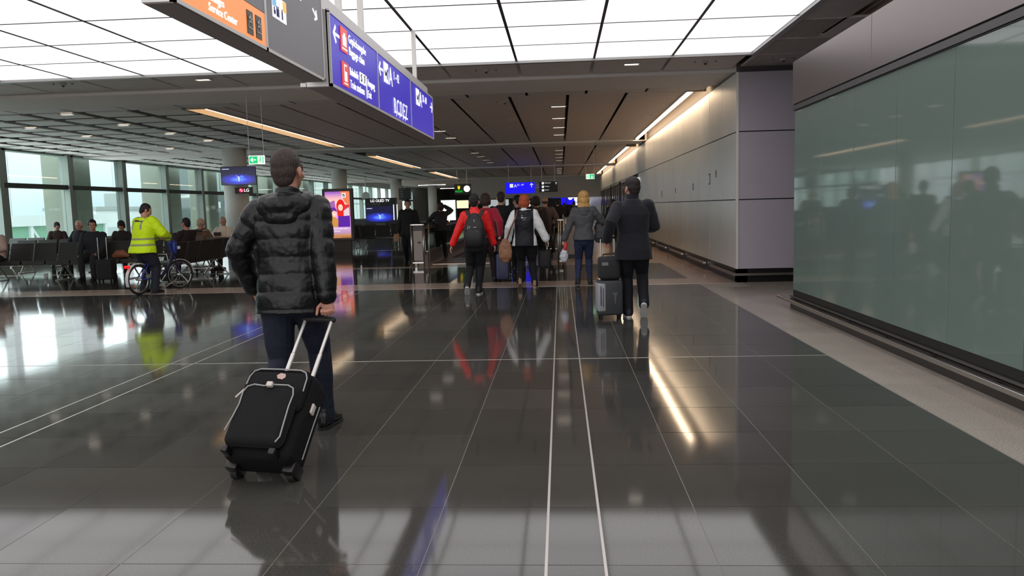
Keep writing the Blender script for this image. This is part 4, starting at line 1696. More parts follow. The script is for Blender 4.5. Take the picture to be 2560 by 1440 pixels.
def band_mat(name, stops, st):
    m = D.materials.new(name)
    m.use_nodes = True
    nt = m.node_tree
    b = nt.nodes['Principled BSDF']
    tc = nt.nodes.new('ShaderNodeTexCoord')
    sp = nt.nodes.new('ShaderNodeSeparateXYZ')
    cr = nt.nodes.new('ShaderNodeValToRGB')
    nt.links.new(tc.outputs['Generated'], sp.inputs[0])
    nt.links.new(sp.outputs[2], cr.inputs[0])
    els = cr.color_ramp.elements
    els[0].position, els[0].color = stops[0][0], lin(stops[0][1])
    els[1].position, els[1].color = stops[-1][0], lin(stops[-1][1])
    for p_, c_ in stops[1:-1]:
        e = els.new(p_)
        e.color = lin(c_)
    nt.links.new(cr.outputs[0], b.inputs['Emission Color'])
    nt.links.new(cr.outputs[0], b.inputs['Base Color'])
    b.inputs['Emission Strength'].default_value = st
    return m


ptr = obj('poster_sheet', flat(Soup(), rect(0, .90, 0, 1.66), PB, .002), band_mat('poster_print', [(0, (120, 70, 40)), (.06, (160, 110, 60)), (.12, (150, 118, 150)), (.26, (176, 140, 180)), (.5, (180, 120, 200)), (.78, (225, 170, 150)), (1.0, (110, 60, 160))], .85), t)
art([(.55, 1.66), (.90, 1.66), (.90, 1.1), (.70, 1.3)], (240, 130, 90), .8, 2)
art([(.02, 1.25), (.35, 1.35), (.38, 1.05), (.03, .98)], (180, 110, 190), .7, 2)
art(disc_pts(.56, 1.13, .155, 22, .25), (225, 30, 26), .9, 3)                # red hood
art([(.42, 1.0), (.70, 1.0), (.66, .72), (.56, .62), (.45, .74)], (222, 34, 28), .9, 4)
art(disc_pts(.555, 1.09, .085, 20, .115), (250, 215, 196), .9, 5)
art([(.68, 1.20), (.88, 1.18), (.90, .80), (.72, .70)], (215, 60, 60), .8, 3)
art([(.66, .98), (.86, 1.1), (.88, .72), (.66, .66)], (235, 210, 225), .8, 4)
art([(.38, .40), (.88, .40), (.88, .80), (.46, .78)], (98, 36, 170), .75, 5)    # purple block
art(disc_pts(.28, .98, .135, 20, .12), (112, 50, 160), .75, 6)                 # child's cap
art(disc_pts(.32, .87, .095, 20, .11), (246, 196, 176), .9, 7)
art([(.27, .86), (.36, .86), (.35, .83), (.29, .83)], (255, 255, 255), .9, 8)
art([(.14, .80), (.30, .78), (.46, .66), (.44, .40), (.16, .40)], (214, 150, 70), .8, 6)
art([(.62, 1.44), (.76, 1.44), (.76, 1.60), (.62, 1.60)], (250, 250, 250), .9, 5)
art([(.65, 1.47), (.73, 1.47), (.73, 1.57), (.65, 1.57)], (60, 50, 60), .3, 6)
art([(.67, 1.48), (.69, 1.48), (.72, 1.56), (.70, 1.56)], (250, 250, 250), .9, 7)
art(disc_pts(.527, 1.10, .012, 8), (60, 30, 30), .2, 7)
art(disc_pts(.585, 1.10, .012, 8), (60, 30, 30), .2, 7)
art([(.53, 1.04), (.58, 1.04), (.57, 1.03), (.54, 1.03)], (190, 70, 70), .5, 7)
text(ptr, 'BEACON Credit, mehr', .075, PB @ V((.10, .32, .006)), XU, ZU, M_white, .95)
text(ptr, 'dahin geflogen.', .075, PB @ V((.10, .235, .006)), XU, ZU, M_white, .95)
art(rect(.12, .55, .035, .045), (230, 200, 170), .7, 3)

# pale advertisement
t = thing('poster_kiosk', 'lit white and yellow advertisement with rows of text behind the hooded figure', 'poster', (-6.35, 44.5, 0))
obj('kiosk_case', Soup().box(-.47, .47, 0, .16, .55, 2.0), M_blk, t, bevel=.02)
obj('kiosk_foot', Soup().box(-.35, .35, .02, .14, 0, .56), M_blk, t)
PB = frame_m((-.41, -.002, .62), XU, ZU)
ptr = obj('poster_sheet', flat(Soup(), rect(0, .82, 0, 1.32), PB, .002), band_mat('ad_print', [(0, (235, 150, 40)), (.10, (240, 200, 90)), (.13, (250, 250, 250)), (.3, (205, 200, 210)), (.6, (222, 220, 228)), (1, (225, 225, 230))], .95), t)
for i, w in enumerate((.42, .52, .38, .30)):
    art(rect(.08, .08 + w, 1.17 - .09 * i, 1.205 - .09 * i), (252, 252, 252), 1.0, 2, 'text_line')
art(rect(.08, .5, .80, .83), (230, 150, 60), .9, 2, 'text_line')
art([(.3, .02), (.34, .12), (.44, .12), (.46, .02)], (200, 70, 30), .8, 2)
art([(.5, .02), (.52, .10), (.56, .10), (.58, .02)], (200, 90, 30), .8, 2)

# small display panels on posts near the column, far shops
M_sh1 = emat('shop_white', (240, 240, 235), 1.2)
t = thing('departure_board', 'dark departure board on the right side of a round column', 'screen', (-10.9, 55, 0))
obj('board_case', Soup().box(-.42, .42, 0, .12, 2.18, 2.98), M_blk, t)
for k in range(5):
    obj('board_line', Soup().box(-.36, -.12, -.01, 0, 2.86 - .13 * k, 2.9 - .13 * k), mat('board_grey', (150, 150, 152), .5), t)
obj('hanger_rod', Soup().box(-.02, .02, .04, .08, 2.98, CZ), M_alu, t)
shops = [(-4.2, 96, 2.0, 2.2, .0, (230, 226, 220), .9, 'white lit shop front in the far hall'),
         (-1.0, 100, 4.2, 1.2, 2.6, (232, 214, 200), .9, 'cream lit fascia across the far hall'),
         (.9, 92, 1.6, .9, 1.6, (30, 20, 230), .9, 'small blue lit board in the far hall'),
         (-.1, 84, 1.5, .62, 2.3, (30, 20, 215), .8, 'blue hanging board left of the far black sign pillar'),
         (2.6, 98, 1.6, 2.2, .3, (225, 228, 235), .9, 'bright shop window at the corridor end by the silver wall'),
         (-7.2, 92, 2.4, 1.6, .8, (190, 200, 200), .6, 'dim glazed front at the left of the far hall'),
         (-11.2, 90, 1.4, .9, 1.5, (250, 232, 190), 1.0, 'small yellow lit box in the far left hall')]
for i, (x, y, w, h, z, c, st, lb) in enumerate(shops):
    t = thing('shop_front', lb, 'shop', (x, y, 0))
    obj('lit_panel', Soup().box(-w / 2, w / 2, 0, .1, z, z + h), emat('shop_%d' % i, c, st), t)
    obj('shop_frame', Soup().box(-w / 2 - .06, -w / 2, -.05, .15, 0, z + h + .06).box(w / 2, w / 2 + .06, -.05, .15, 0, z + h + .06).box(-w / 2, w / 2, -.05, .15, z + h, z + h + .06), M_dframe, t)
for i, (x, y) in enumerate(((-1.55, 64.0), (1.9, 70), (-5.2, 72))):
    S = Soup()
    S.tube([(0, 0, 0), (0, 0, 4.2)], [.22, .22], 20, rnd=False)
    o = obj('round_column', S, M_wht if i == 0 else M_col, None, False)
    o.location = (x, y, 0)
    tag(o, ('slim white pillar below the far black sign', 'slim pillar in the far hall by the silver wall', 'slim pillar in the far hall left of the blue gate sign')[i], 'column')
    o['kind'] = 'thing'
# clustered globe lamps beyond
for i in range(7):
    t = thing('globe_lamp', ORD[i] + ' round white globe lamp glowing in the far shops', 'lamp', (1.0 + .42 * i * .8, 78 + 2.2 * i, 2.25 - .06 * i + .25 * (i % 2)), 0, 'globe lamps in the far shops')
    S = Soup()
    S.ell((0, 0, 0), (.22, .22, .22))
    obj('globe', S, M_sh1, t, True)
    S = Soup()
    S.tube([(0, 0, .2), (0, 0, 4.2 - t.location.z)], [.012, .012], 6)
    obj('cord', S, M_blk, t)

# ------------------------------------------------------------------ moving walkway and its gates
M_bglass = pane_mat('balustrade_glass', (0.62, 0.70, 0.67), .16)
M_rub = mat('handrail_rubber', (26, 25, 25), .28, spec=.6)
M_belt = mat('walkway_belt', (70, 62, 62), .5, metal=.4)
M_comb = mat('comb_plate', (170, 150, 140), .3, metal=.7)


def walkway(x0, x1, y0, y1, label):
    t = thing('moving_walkway', label, 'moving walkway', (0, 0, 0))
    obj('tread_belt', Soup().box(x0 + .45, x1 - .45, y0 + 2.2, y1, .0, .012), M_belt, t)
    obj('comb_plate', Soup().box(x0 + .3, x1 - .3, y0 - .2, y0 + 2.2, .0, .014), M_comb, t)
    for k in range(14):
        x = x0 + .5 + (x1 - x0 - 1.0) * k / 13
        obj('tread_groove', Soup().box(x - .012, x + .012, y0 + 2.2, y1, .012, .018), M_steel, t) if k % 2 else None
    for q, x in ((-1, x0), (1, x1)):
        obj('skirt_panel', Soup().box(x - .09 if q > 0 else x - .16, x + .16 if q > 0 else x + .09, y0 + .35, y1, 0, .30), mat('skirt_grey', (92, 84, 82), .35, metal=.5), t)
        obj('deck_strip', Soup().box(x - .1, x + .1, y0 + .3, y1, .30, .325), M_steel, t)
        n = 12
        for k in range(n):
            a, b_ = y0 + .5 + (y1 - y0 - .5) * k / n, y0 + .5 + (y1 - y0 - .5) * (k + 1) / n
            obj('glass_panel', Soup().box(x - .008, x + .008, a + .01, b_ - .01, .32, .93), M_bglass, t)
        S = Soup()
        pts = [(x, y1, .98), (x, y0 + .45, .98)]
        for k in range(1, 9):
            a = PI / 2 + PI * k / 8
            pts.append((x, y0 + .45 + math.cos(a) * .42 , .60 + math.sin(a) * .38))
        pts.append((x, y0 + .7, .22))
        S.tube(pts, [(.045, .028)] * len(pts), 12, ref=(1, 0, 0))
        obj('handrail', S, M_rub, t, True)
        S = Soup()
        pts2 = [(p_[0], p_[1] + .04, p_[2] - .045 if p_[2] > .6 else p_[2] + .02) for p_ in pts[:-1]]
        S.tube(pts2, [.018] * len(pts2), 8)
        obj('rail_guide', S, M_steel, t, True)
    return t


walkway(-3.68, -.20, 20.6, 60, 'long moving walkway with glass sides and black handrails behind the walking group')


def gate(x, y, w, label, h=1.08, cab=True):
    t = thing('barrier_gate', label, 'barrier', (x, y, 0))
    for i, dx in enumerate((0, w)):
        S = Soup()
        S.tube([(dx, 0, 0), (dx, 0, h)], [.022, .022], 12, rnd=False)
        obj('post', S, M_steel, t, True)
        S = Soup()
        S.tube([(dx + .05, .5, 0), (dx + .05, .5, h)], [.02, .02], 12, rnd=False)
        obj('post', S, M_steel, t, True)
    obj('top_rail', Soup().box(-.02, w + .02, -.02, .02, h - .03, h), M_steel, t)
    obj('top_rail', Soup().box(-.01, .03, 0, .5, h - .03, h), M_steel, t)
    obj('cross_rail', Soup().box(0, w, -.015, .015, .10, .135), M_steel, t)
    if cab:
        obj('cabinet_panel', Soup().box(.03, w - .03, .06, .4, .16, h - .16), mat('cabinet_taupe', (150, 138, 130), .4, metal=.3), t, bevel=.01)
        o = obj('cabinet_slot', flat(Soup(), disc_pts(w * .62, .62, .045, 16, .028), frame_m((0, .055, 0), XU, ZU), .01), M_black, t)
        obj('cabinet_top', Soup().box(.03, w - .03, .05, .4, h - .16, h - .05), M_black, t)
    return t


gate(-3.72, 19.4, .30, 'stainless barrier gate with taupe cabinet left of the man in red')
gate(-.06, 18.9, .12, 'slim stainless barrier post left of the woman in jeans', 1.12, False)
t = thing('barrier_cabinet', 'taupe metal cabinet behind the woman in jeans', 'barrier', (.22, 21.6, 0))
obj('cabinet_panel', Soup().box(-.15, .20, 0, .5, .1, 1.12), mat('cabinet_taupe', (150, 138, 130), .4, metal=.3), t, bevel=.01)
obj('plinth', Soup().box(-.13, .18, .02, .48, 0, .1), M_black, t)
S = Soup()
S.tube([(-.16, -.02, 0), (-.16, -.02, 1.14), (.22, -.02, 1.14), (.22, -.02, 0)], [.02] * 4, 8)
obj('guard_rail', S, M_steel, t, True)
t = thing('railing', 'steel and glass railing running along the right side of the walkway', 'railing', (0, 0, 0))
for k in range(8):
    y = 23 + 4 * k
    S = Soup()
    S.tube([(.10, y, 0), (.10, y, 1.08)], [.022, .022], 10)
    obj('post', S, M_steel, t, True)
    if k < 7:
        obj('glass_panel', Soup().box(.094, .106, y + .06, y + 3.94, .12, .98), M_bglass, t)
S = Soup()
S.tube([(.10, 23, 1.08), (.10, 51, 1.08)], [.024, .024], 10)
obj('top_rail', S, M_steel, t, True)
# ------------------------------------------------------------------ beam seating
M_seat = mat('seat_leather', (58, 56, 54), .42, noise=.05, nscale=8)
M_taupe = mat('seat_taupe', (118, 106, 98), .5)


def make_bench(n, m=None):
    m = m or M_seat
    t = thing('beam_bench', '', 'seat')
    L = n * .60
    for k in range(n):
        x = -L / 2 + .30 + k * .60
        S = Soup()
        rs = []
        for (y, z, th) in ((.46, .40, .03), (.44, .445, .035), (.2, .43, .03), (.03, .425, .03)):
            rs.append([V((x + a * .275, y, z + b_ * th)) for a, b_ in ((-1, -1), (1, -1), (1, 1), (-1, 1))])
        S.rings(rs)
        obj('seat', S, m, t, bevel=.012)
        S = Soup()
        rs = []
        for (y, z, w) in ((.02, .44, .27), (-.03, .60, .275), (-.07, .75, .275), (-.11, .88, .265)):
            rs.append([V((x + a * w, y + b_ * .022, z)) for a, b_ in ((-1, -1), (1, -1), (1, 1), (-1, 1))])
        S.rings(rs)
        obj('backrest', S, m, t, bevel=.012)
    S = Soup()
    S.tube([(-L / 2, .2, .385), (L / 2, .2, .385)], [.03, .03], 8)
    obj('beam', S, M_steel, t, True)
    for x in (-L / 2 + .45, L / 2 - .45) if n < 6 else (-L / 2 + .45, 0, L / 2 - .45):
        S = Soup()
        S.tube([(x, .2, .37), (x, .48, .015)], [.018, .016], 8)
        S.tube([(x, .2, .37), (x, -.12, .015)], [.018, .016], 8)
        S.tube([(x - .02, .52, .012), (x + .02, .52, .012)], [.02, .02], 8)
        S.box(x - .02, x + .02, -.14, .5, .004, .022)
        obj('leg', S, M_steel, t, True)
    for x in (-L / 2 - .01, L / 2 + .01):
        S = Soup()
        S.tube([(x, .05, .5), (x, .08, .64), (x, .36, .64), (x, .40, .42)], [.014] * 4, 8)
        obj('armrest', S, M_steel, t, True)
    return t


protos = {}


def bench(n, x, y, rz, label, m=None):
    key = (n, m)
    if key not in protos:
        protos[key] = b_ = make_bench(n, m)
    else:
        b_ = copy_tree(protos[key])
    b_.location = (x, y, 0)
    b_.rotation_euler = (0, 0, rz)
    b_['label'] = label
    b_['group'] = 'black beam benches of the waiting area'
    return b_


bench(7, -11.75, 18.05, PI, 'long black bench facing the hall, holding the seated man in dark suit')
bench(4, -15.2, 18.05, PI, 'black bench at the left edge behind the man in pink shirt')
bench(8, -12.6, 20.7, PI, 'second long black bench, behind the seated man in dark suit')
bench(6, -15.4, 23.4, PI, 'third black bench by the windows, with a person leaning on it')
bench(5, -8.25, 17.6, PI / 2, 'black bench seen from behind just beyond the bicycle')
bench(3, -8.75, 19.6, 0, 'short taupe backed bench between the bicycle and the thick column', M_taupe)
bench(4, -9.7, 21.8, PI, 'black bench facing the hall with the man in white shirt')
bench(4, -7.2, 30.2, 0, 'black bench with steel legs right of the picture poster kiosk')
bench(4, -8.9, 32.6, PI, 'black bench right behind the picture poster kiosk')
bench(4, -6.4, 34.8, 0, 'black bench in front of the television stand')
bench(4, -5.6, 39.5, 0, 'farthest black bench near the man in black coat')
bench(5, -13.2, 27.0, PI / 2, 'black bench by the windows left of the thick column')

t = thing('service_counter', 'long dark counter under the window wall beyond the poster kiosk', 'counter', (-12.2, 46.5, 0))
obj('counter_front', Soup().box(-3.5, 3.2, 0, .6, 0, .95), mat('counter_dark', (52, 50, 52), .4), t)
obj('counter_top', Soup().box(-3.6, 3.3, -.06, .66, .95, 1.0), mat('counter_top_grey', (130, 128, 124), .4), t)

# ------------------------------------------------------------------ the walking people
J_black = mat('puffer_nylon', (8, 9, 12), .42, spec=.4, bump=.35, bscale=28)
P_jean_dk = mat('dark_denim', (12, 19, 40), .8, noise=.15, nscale=30, bump=.3, bscale=120)
S_black = mat('shoe_black_leather', (24, 22, 22), .3)
S_white = mat('sole_white', (205, 203, 200), .6)

# 1: man in the black puffer jacket, nearest
P = Person('man in black quilted puffer jacket pulling a black suitcase, nearest the camera', (-1.71, 4.84), 0, h=1.85, skin=(176, 124, 104),
           handR=(.255, -.08, .885), palmR=(0, -1, 0), handL=(-.30, .14, .96), elbL=(-1, -.5, -.1), elbR=(.6, -1, 0), feetR=(.12, .20, 0), feetL=(-.12, -.34, 0), pitchL=34,
           look=(4, -12), gripR=True, vox=.006, build=1.06, lean=3)
P.hair((58, 46, 42), 'crop')
P.trousers(P_jean_dk, th=.008, fit=1.0)
P.shoes(S_black, big=1.05)
P.top('jacket', J_black, hem=-.15, th=.014, puff=.012, pitch=.105, fold=.018, voxel=.007, collar=.04, flare=.0, loose=.0)
P.hood(J_black, 1.36, .02, voxel=.008)
front = P

# his suitcase, leaning back on its wheels
t = thing('suitcase', 'large black cabin suitcase with grey piping and white pull handle, tilted behind the nearest man', 'suitcase', (-1.625, 3.98, 0))
ax = V((.12, .74, .77)).normalized()
xw = V((1, -.12, 0))
xw = (xw - ax * xw.dot(ax)).normalized()
nn = xw.cross(ax)          # faces back and up, towards the camera
MT = Matrix((xw, -nn, ax)).transposed().to_4x4()      # local x, y (towards handle side), z along the case
MT.translation = V((0, .02, .03))
M_case = mat('case_fabric', (15, 15, 17), .85, noise=.15, nscale=60, bump=.5, bscale=220, spec=.25)
M_case2 = mat('case_fabric_front', (22, 22, 24), .85, noise=.12, nscale=60, bump=.5, bscale=220, spec=.25)
M_pipe = mat('reflective_piping', (150, 150, 150), .4)
S = Soup()
rbox(S, -.20, .20, -.16, .06, .03, .56, .045, MT, 4)
obj('case_body', S, M_case, t, True)
S = Soup()
rbox(S, -.185, .185, -.195, -.15, .30, .55, .035, MT, 3)
obj('upper_pocket', S, M_case2, t, True)
S = Soup()
rbox(S, -.175, .165, -.235, -.15, .07, .44, .045, MT, 4)
obj('front_pocket', S, M_case2, t, True)


def pipe(pts, y, r=.0045):
    S = Soup()
    S.tube([MT @ V((x, y, z)) for x, z in pts], [r] * len(pts), 6)
    obj('piping', S, M_pipe, t, True)


pipe([(-.175, .45), (-.172, .50), (-.155, .535), (-.12, .55), (0, .552), (.12, .55), (.155, .535), (.172, .50), (.175, .42)], -.194)
pipe([(-.17, .14), (-.155, .22), (-.145, .30), (-.150, .375), (-.135, .41), (-.10, .425), (-.04, .418), (.02, .428), (.10, .428), (.135, .41), (.148, .37), (.145, .30), (.150, .20), (.155, .12), (.14, .09)], -.236)
S = Soup()
rbox(S, -.018, .018, -.262, -.236, .405, .435, .006, MT)
obj('zip_pull', S, mat('zip_white', (205, 196, 186), .4), t, True)
S = Soup()
S.tube([MT @ V((-.215, -.12, .47)), MT @ V((-.25, -.13, .40))], [.006, .006], 6)
obj('zip_pull', S, mat('zip_white', (205, 196, 186), .4), t, True)
obj('emblem', flat(Soup(), [(.00, .49), (.03, .485), (.045, .50), (.04, .52), (.01, .525), (-.01, .51)], MT @ Matrix(((1, 0, 0, 0), (0, 0, -1, -.196), (0, 1, 0, 0), (0, 0, 0, 1))), .003), mat('emblem_tan', (190, 160, 150), .4), t)
S = Soup()
rbox(S, .196, .212, -.10, -.06, .34, .40, .006, MT)
obj('side_buckle', S, mat('zip_white', (205, 196, 186), .4), t, True)
S = Soup()
S.tube([MT @ V((.205, -.02, .10)), MT @ V((.206, -.02, .3)), MT @ V((.206, -.015, .42))], [.004] * 3, 6)
obj('piping', S, M_pipe, t, True)
for x in (-.10, .075):
    S = Soup()
    S.tube([MT @ V((x, .035, .53)), MT @ V((x, .035, .80))], [.0135, .0135], 10)
    S.tube([MT @ V((x, .035, .80)), MT @ V((x + .0, .035, 1.065))], [.0105, .0105], 10)
    obj('handle_tube', S, mat('handle_white_metal', (222, 218, 214), .3, metal=.5), t, True)
S = Soup()
rbox(S, -.125, .10, .018, .052, 1.045, 1.08, .014, MT, 3)
obj('handle_grip', S, mat('rubber_black', (26, 25, 25), .7), t, True)
for x in (-.165, .165):
    S = Soup()
    o_ = MT @ V((x, .02, .012))
    o_.z = .040
    S.tube([o_ - xw * .018, o_ + xw * .018], [.04, .04], 20, rnd=False)
    obj('wheel', S, mat('rubber_black', (26, 25, 25), .7), t)
    S = Soup()
    rbox(S, x - .035, x + .035, -.07, .055, .0, .075, .012, MT)
    obj('wheel_housing', S, M_black, t, True)
for x in (-.15, .12):
    S = Soup()
    rbox(S, x - .02, x + .02, -.215, -.14, .03, .07, .01, MT)
    obj('skid_foot', S, M_black, t, True)

# 2: man in navy coat
W_navy = mat('navy_wool', (11, 14, 24), .85, noise=.1, nscale=80, bump=.4, bscale=160, sheen=.1)
P_navy = mat('navy_trousers', (13, 15, 24), .85, bump=.2, bscale=120)
P = Person('man in navy coat with glasses pulling a grey suitcase beside the silver wall', (.90, 9.9), 0, h=1.78, skin=(198, 140, 120),
           feetL=(-.06, .10, 0), feetR=(.13, -.10, .035), pitchR=48, handL=(-.33, -.06, 1.01), elbL=(-.2, -1, 0), handR=(.20, .30, 1.13), elbR=(.5, -1, -.4),
           look=(0, 22), gripL=True, vox=.008, build=1.12, kneeR=(.1, 1, 0))
P.hair((40, 32, 30), 'short')
P.trousers(P_navy, th=.012, fit=1.0, ankle=1.1)
P.shoes(mat('trainer_navy', (36, 40, 52), .7), S_white)
P.top('coat', W_navy, hem=-.18, th=.022, fold=.012, collar=.075, flare=.08)
S = Soup()
for q in (-1, 1):
    S.tube([P.hp(q * .052 + .022 * math.cos(a), .096, .002 + .018 * math.sin(a)) for a in [2 * PI * k / 12 for k in range(13)]], [.0022] * 13, 5)
    S.tube([P.hp(q * .076, .088, .006), P.hp(q * .084, .0, .004)], [.002, .002], 5)
obj('spectacles', S, mat('steel_rim', (150, 150, 150), .3, metal=.8), P.t)
t = trolley('grey cabin suitcase with silver front strip pulled by the man in navy coat', (.60, 9.93), .12, .31, .24, .44, mat('case_dark_grey', (52, 54, 58), .55), 1.02)
S = Soup()
rbox(S, -.165, -.065, -.128, .11, .10, .46, .02)
obj('silver_side', S, mat('case_silver', (150, 152, 158), .45), t, True)
obj('side_zip', Soup().box(-.135, -.125, -.134, -.126, .18, .42).box(-.105, -.098, -.134, -.126, .16, .40), M_black, t)
obj('brand_mark', flat(Soup(), [(-.01, .34), (.07, .34), (.045, .30), (.035, .20), (.02, .20), (.018, .30)], frame_m((.02, -.122, 0), XU, ZU), .004), mat('mark_grey', (84, 86, 90), .5), t)
t = bag_box('travel_bag', 'black soft bag with a pale tag riding on top of the grey suitcase', (.60, 9.93), .12, (.27, .22, .29), mat('bag_nylon', (30, 31, 34), .7, bump=.3), 'bag', .045, base_z=.495)
S = Soup()
S.tube([(-.09, -.03, .27), (-.08, -.03, .32), (.08, -.03, .33), (.10, -.03, .27)], [.011] * 4, 8)
obj('carry_handle', S, M_black, t, True)
obj('address_tag', Soup().box(-.11, -.03, -.117, -.110, .185, .225), mat('tag_grey', (120, 122, 122), .4), t)

# 3: man in the red jacket with backpack
R_red = mat('red_shell', (234, 26, 24), .55, bump=.25, bscale=60)
P = Person('man in bright red jacket carrying a black backpack', (-1.42, 12.95), 0, h=1.68, skin=(205, 160, 140), feetL=(-.14, -.22, .02), pitchL=40,
           feetR=(.03, .05, 0), handL=(-.40, .0, .80), handR=(.30, .10, .84), vox=.009, build=1.0, look=(0, 0))
P.hair((34, 28, 30), 'short')
P.trousers(mat('black_trousers', (12, 12, 16), .85, bump=.2), th=.012)
P.shoes(mat('trainer_black', (28, 27, 28), .6), S_white)
P.top('jacket', R_red, hem=-.06, th=.020, fold=.014, collar=.05)
cuff = Soup()
for wr, el in ((P.wrL, P.elL), (P.wrR, P.elR)):
    d_ = (wr - el).normalized()
    cuff.tube([wr - d_ * .02, wr + d_ * .03], [.050, .046], 12, rnd=False)
obj('cuffs', cuff, M_black, P.t, True)
M_bp = mat('backpack_nylon', (22, 21, 23), .6, bump=.3, bscale=90)
t = thing('backpack', 'black backpack with light zips worn over the red jacket', 'backpack', (-1.40, 12.95, 0))
S = Soup()
S.tube([(0, -.20, .78), (0, -.225, .86), (0, -.235, 1.0), (0, -.225, 1.12), (0, -.20, 1.24), (0, -.18, 1.31)],
       [(.155, .07), (.175, .10), (.178, .115), (.17, .11), (.135, .085), (.08, .05)], 22, ref=(1, 0, 0), power=2.8)
cloth('pack_body', S, M_bp, t, .010, 2, .006, .08)
S = Soup()
S.tube([(0, -.315, .84), (0, -.335, .92), (0, -.33, 1.04), (0, -.31, 1.10)], [(.13, .03), (.14, .038), (.13, .035), (.09, .02)], 18, ref=(1, 0, 0), power=2.6)
obj('outer_pocket', S, M_bp, t, True)
for q in (-1, 1):
    S = Soup()
    S.tube([(q * .06, -.19, 1.27), (q * .11, -.14, 1.36), (q * .135, -.02, 1.405), (q * .14, .09, 1.33), (q * .15, .13, 1.15), (q * .17, .02, .98)], [(.032, .010)] * 6, 8, ref=(1, 0, 0))
    obj('shoulder_strap', S, mat('strap_brown_black', (48, 40, 38), .7), t, True)
    S = Soup()
    S.tube([(q * .03, -.275, 1.24), (q * .115, -.16, 1.345)], [(.026, .008)] * 2, 8, ref=(1, 0, 0))
    obj('shoulder_strap', S, mat('strap_brown_black', (48, 40, 38), .7), t, True)
M_zip = mat('zip_pale', (190, 190, 188), .4)
for (x, z0, z1, dx) in ((-.10, 1.10, 1.15, .012), (-.07, 1.11, 1.145, .01), (.02, 1.20, 1.25, -.02), (.05, .96, 1.06, 0)):
    S = Soup()
    S.tube([(x, -.352 if z1 < 1.1 else -.335 if z1 < 1.16 else -.30, z0), (x + dx, -.352 if z1 < 1.1 else -.33 if z1 < 1.16 else -.29, z1)], [.005, .005], 6)
    obj('zip_pull', S, M_zip, t, True)
S = Soup()
S.tube([(.0, -.338, 1.125), (.04, -.336, 1.13)], [.006, .006], 6)
obj('zip_pull', S, M_zip, t, True)

# 4: woman in the crimson fleece
P = Person('woman in crimson fleece with white collar and brown bobbed hair', (-1.43, 15.1), 0, h=1.72, skin=(214, 170, 150), feetL=(-.14, -.05, 0), feetR=(.12, .18, 0), pitchL=10,
           handR=(.27, -.06, .94), handL=(-.26, .12, .86), vox=.010, female=True, build=1.12, look=(0, -10), gripR=True)
P.hair((58, 38, 34), 'bob')
P.trousers(mat('plum_black_trousers', (30, 20, 26), .85), th=.012)
P.shoes(mat('ankle_boot_black', (28, 26, 28), .5))
P.top('fleece', mat('crimson_fleece', (172, 22, 52), .95, bump=.5, bscale=140, sheen=.3), hem=-.02, th=.018, fold=.014)
S = Soup()
S.tube([P.at(.52), P.at(.565)], [(.078, .075), (.07, .072)], 16, rnd=False)
obj('collar', S, mat('collar_cream', (220, 210, 200), .8), P.t, True)
t = trolley('slim navy blue hard suitcase rolling beside the woman in crimson', (-1.14, 15.25), 0, .24, .38, .50, mat('case_navy_shell', (44, 50, 88), .35), .95)
obj('corner_line', Soup().box(-.10, -.09, -.197, -.19, .12, .46).box(.09, .10, -.197, -.19, .12, .46), mat('case_line_blue', (80, 90, 150), .4), t)
t = bag_box('handbag', 'dark brown bag set on the navy blue suitcase', (-1.16, 15.28), .2, (.26, .2, .26), mat('bag_brown_leather', (64, 40, 34), .5, bump=.3), 'bag', .05, base_z=.56)
S = Soup()
S.tube([(-.08, -.09, .25), (-.05, -.09, .34), (.05, -.09, .34), (.08, -.09, .25)], [.009] * 4, 8)
obj('carry_handle', S, mat('bag_brown_leather', (64, 40, 34), .5), t, True)

# 5: man in the black suit
P = Person('man in plain black suit jacket walking right of the crimson fleece', (-1.24, 16.5), 0, h=1.78, skin=(206, 156, 132), feetL=(-.10, .1, 0), feetR=(.13, -.1, 0), pitchR=14,
           handR=(.32, .04, .86), handL=(-.28, .05, .86), vox=.011, build=1.05)
P.hair((52, 38, 36), 'crop')
P.trousers(mat('dark_plum_trousers', (34, 22, 28), .8), th=.014)
P.shoes(mat('trainer_black', (28, 27, 28), .6), S_white)
P.top('suit_jacket', mat('black_suit', (18, 19, 24), .8), hem=-.18, th=.018, fold=.008)

# 6: woman in white and black jacket
M_wb = bands('white_black_shell', (232, 234, 234), [
    ([('a', 0, .165), ('z', .2, 1.52)], (28, 29, 36)),
    ([('a', .03, .18), ('z', 1.395, 1.45)], (28, 29, 36)),
    ([('a', 0, .044), ('z', 1.24, 1.42), ('y', -.4, 0)], (226, 228, 228)),
    ([('a', 0, .12), ('z', 1.385, 1.40), ('y', -.4, 0)], (226, 228, 228)),
    ([('a', 0, .03), ('z', 1.205, 1.212), ('y', -.4, 0)], (160, 162, 164))], rough=.55, bump=.4, bscale=45)
P = Person('woman with copper red hair in a white and black hooded ski jacket', (-.64, 13.9), 0, h=1.66, skin=(222, 178, 158), feetL=(-.10, -.12, 0), feetR=(.16, .04, 0), pitchL=30,
           handR=(.40, .04, .82), handL=(-.30, .0, .86), vox=.009, female=True, build=1.10, look=(4, 18))
P.hair((176, 84, 48), 'bob')
P.trousers(mat('black_trousers', (12, 12, 16), .85, bump=.2), th=.012)
P.shoes(mat('boot_tan', (150, 118, 96), .6), mat('sole_tan', (170, 144, 124), .6))
P.top('ski_jacket', M_wb, hem=-.12, th=.030, fold=.022, flare=.10, collar=.03, loose=.006)
P.hood(mat('hood_black', (30, 30, 34), .7), 1.0)
t = thing('handbag', 'tan leather shoulder bag hanging at the left hip of the woman in white', 'bag', (-.98, 13.78, 0), .2)
S = Soup()
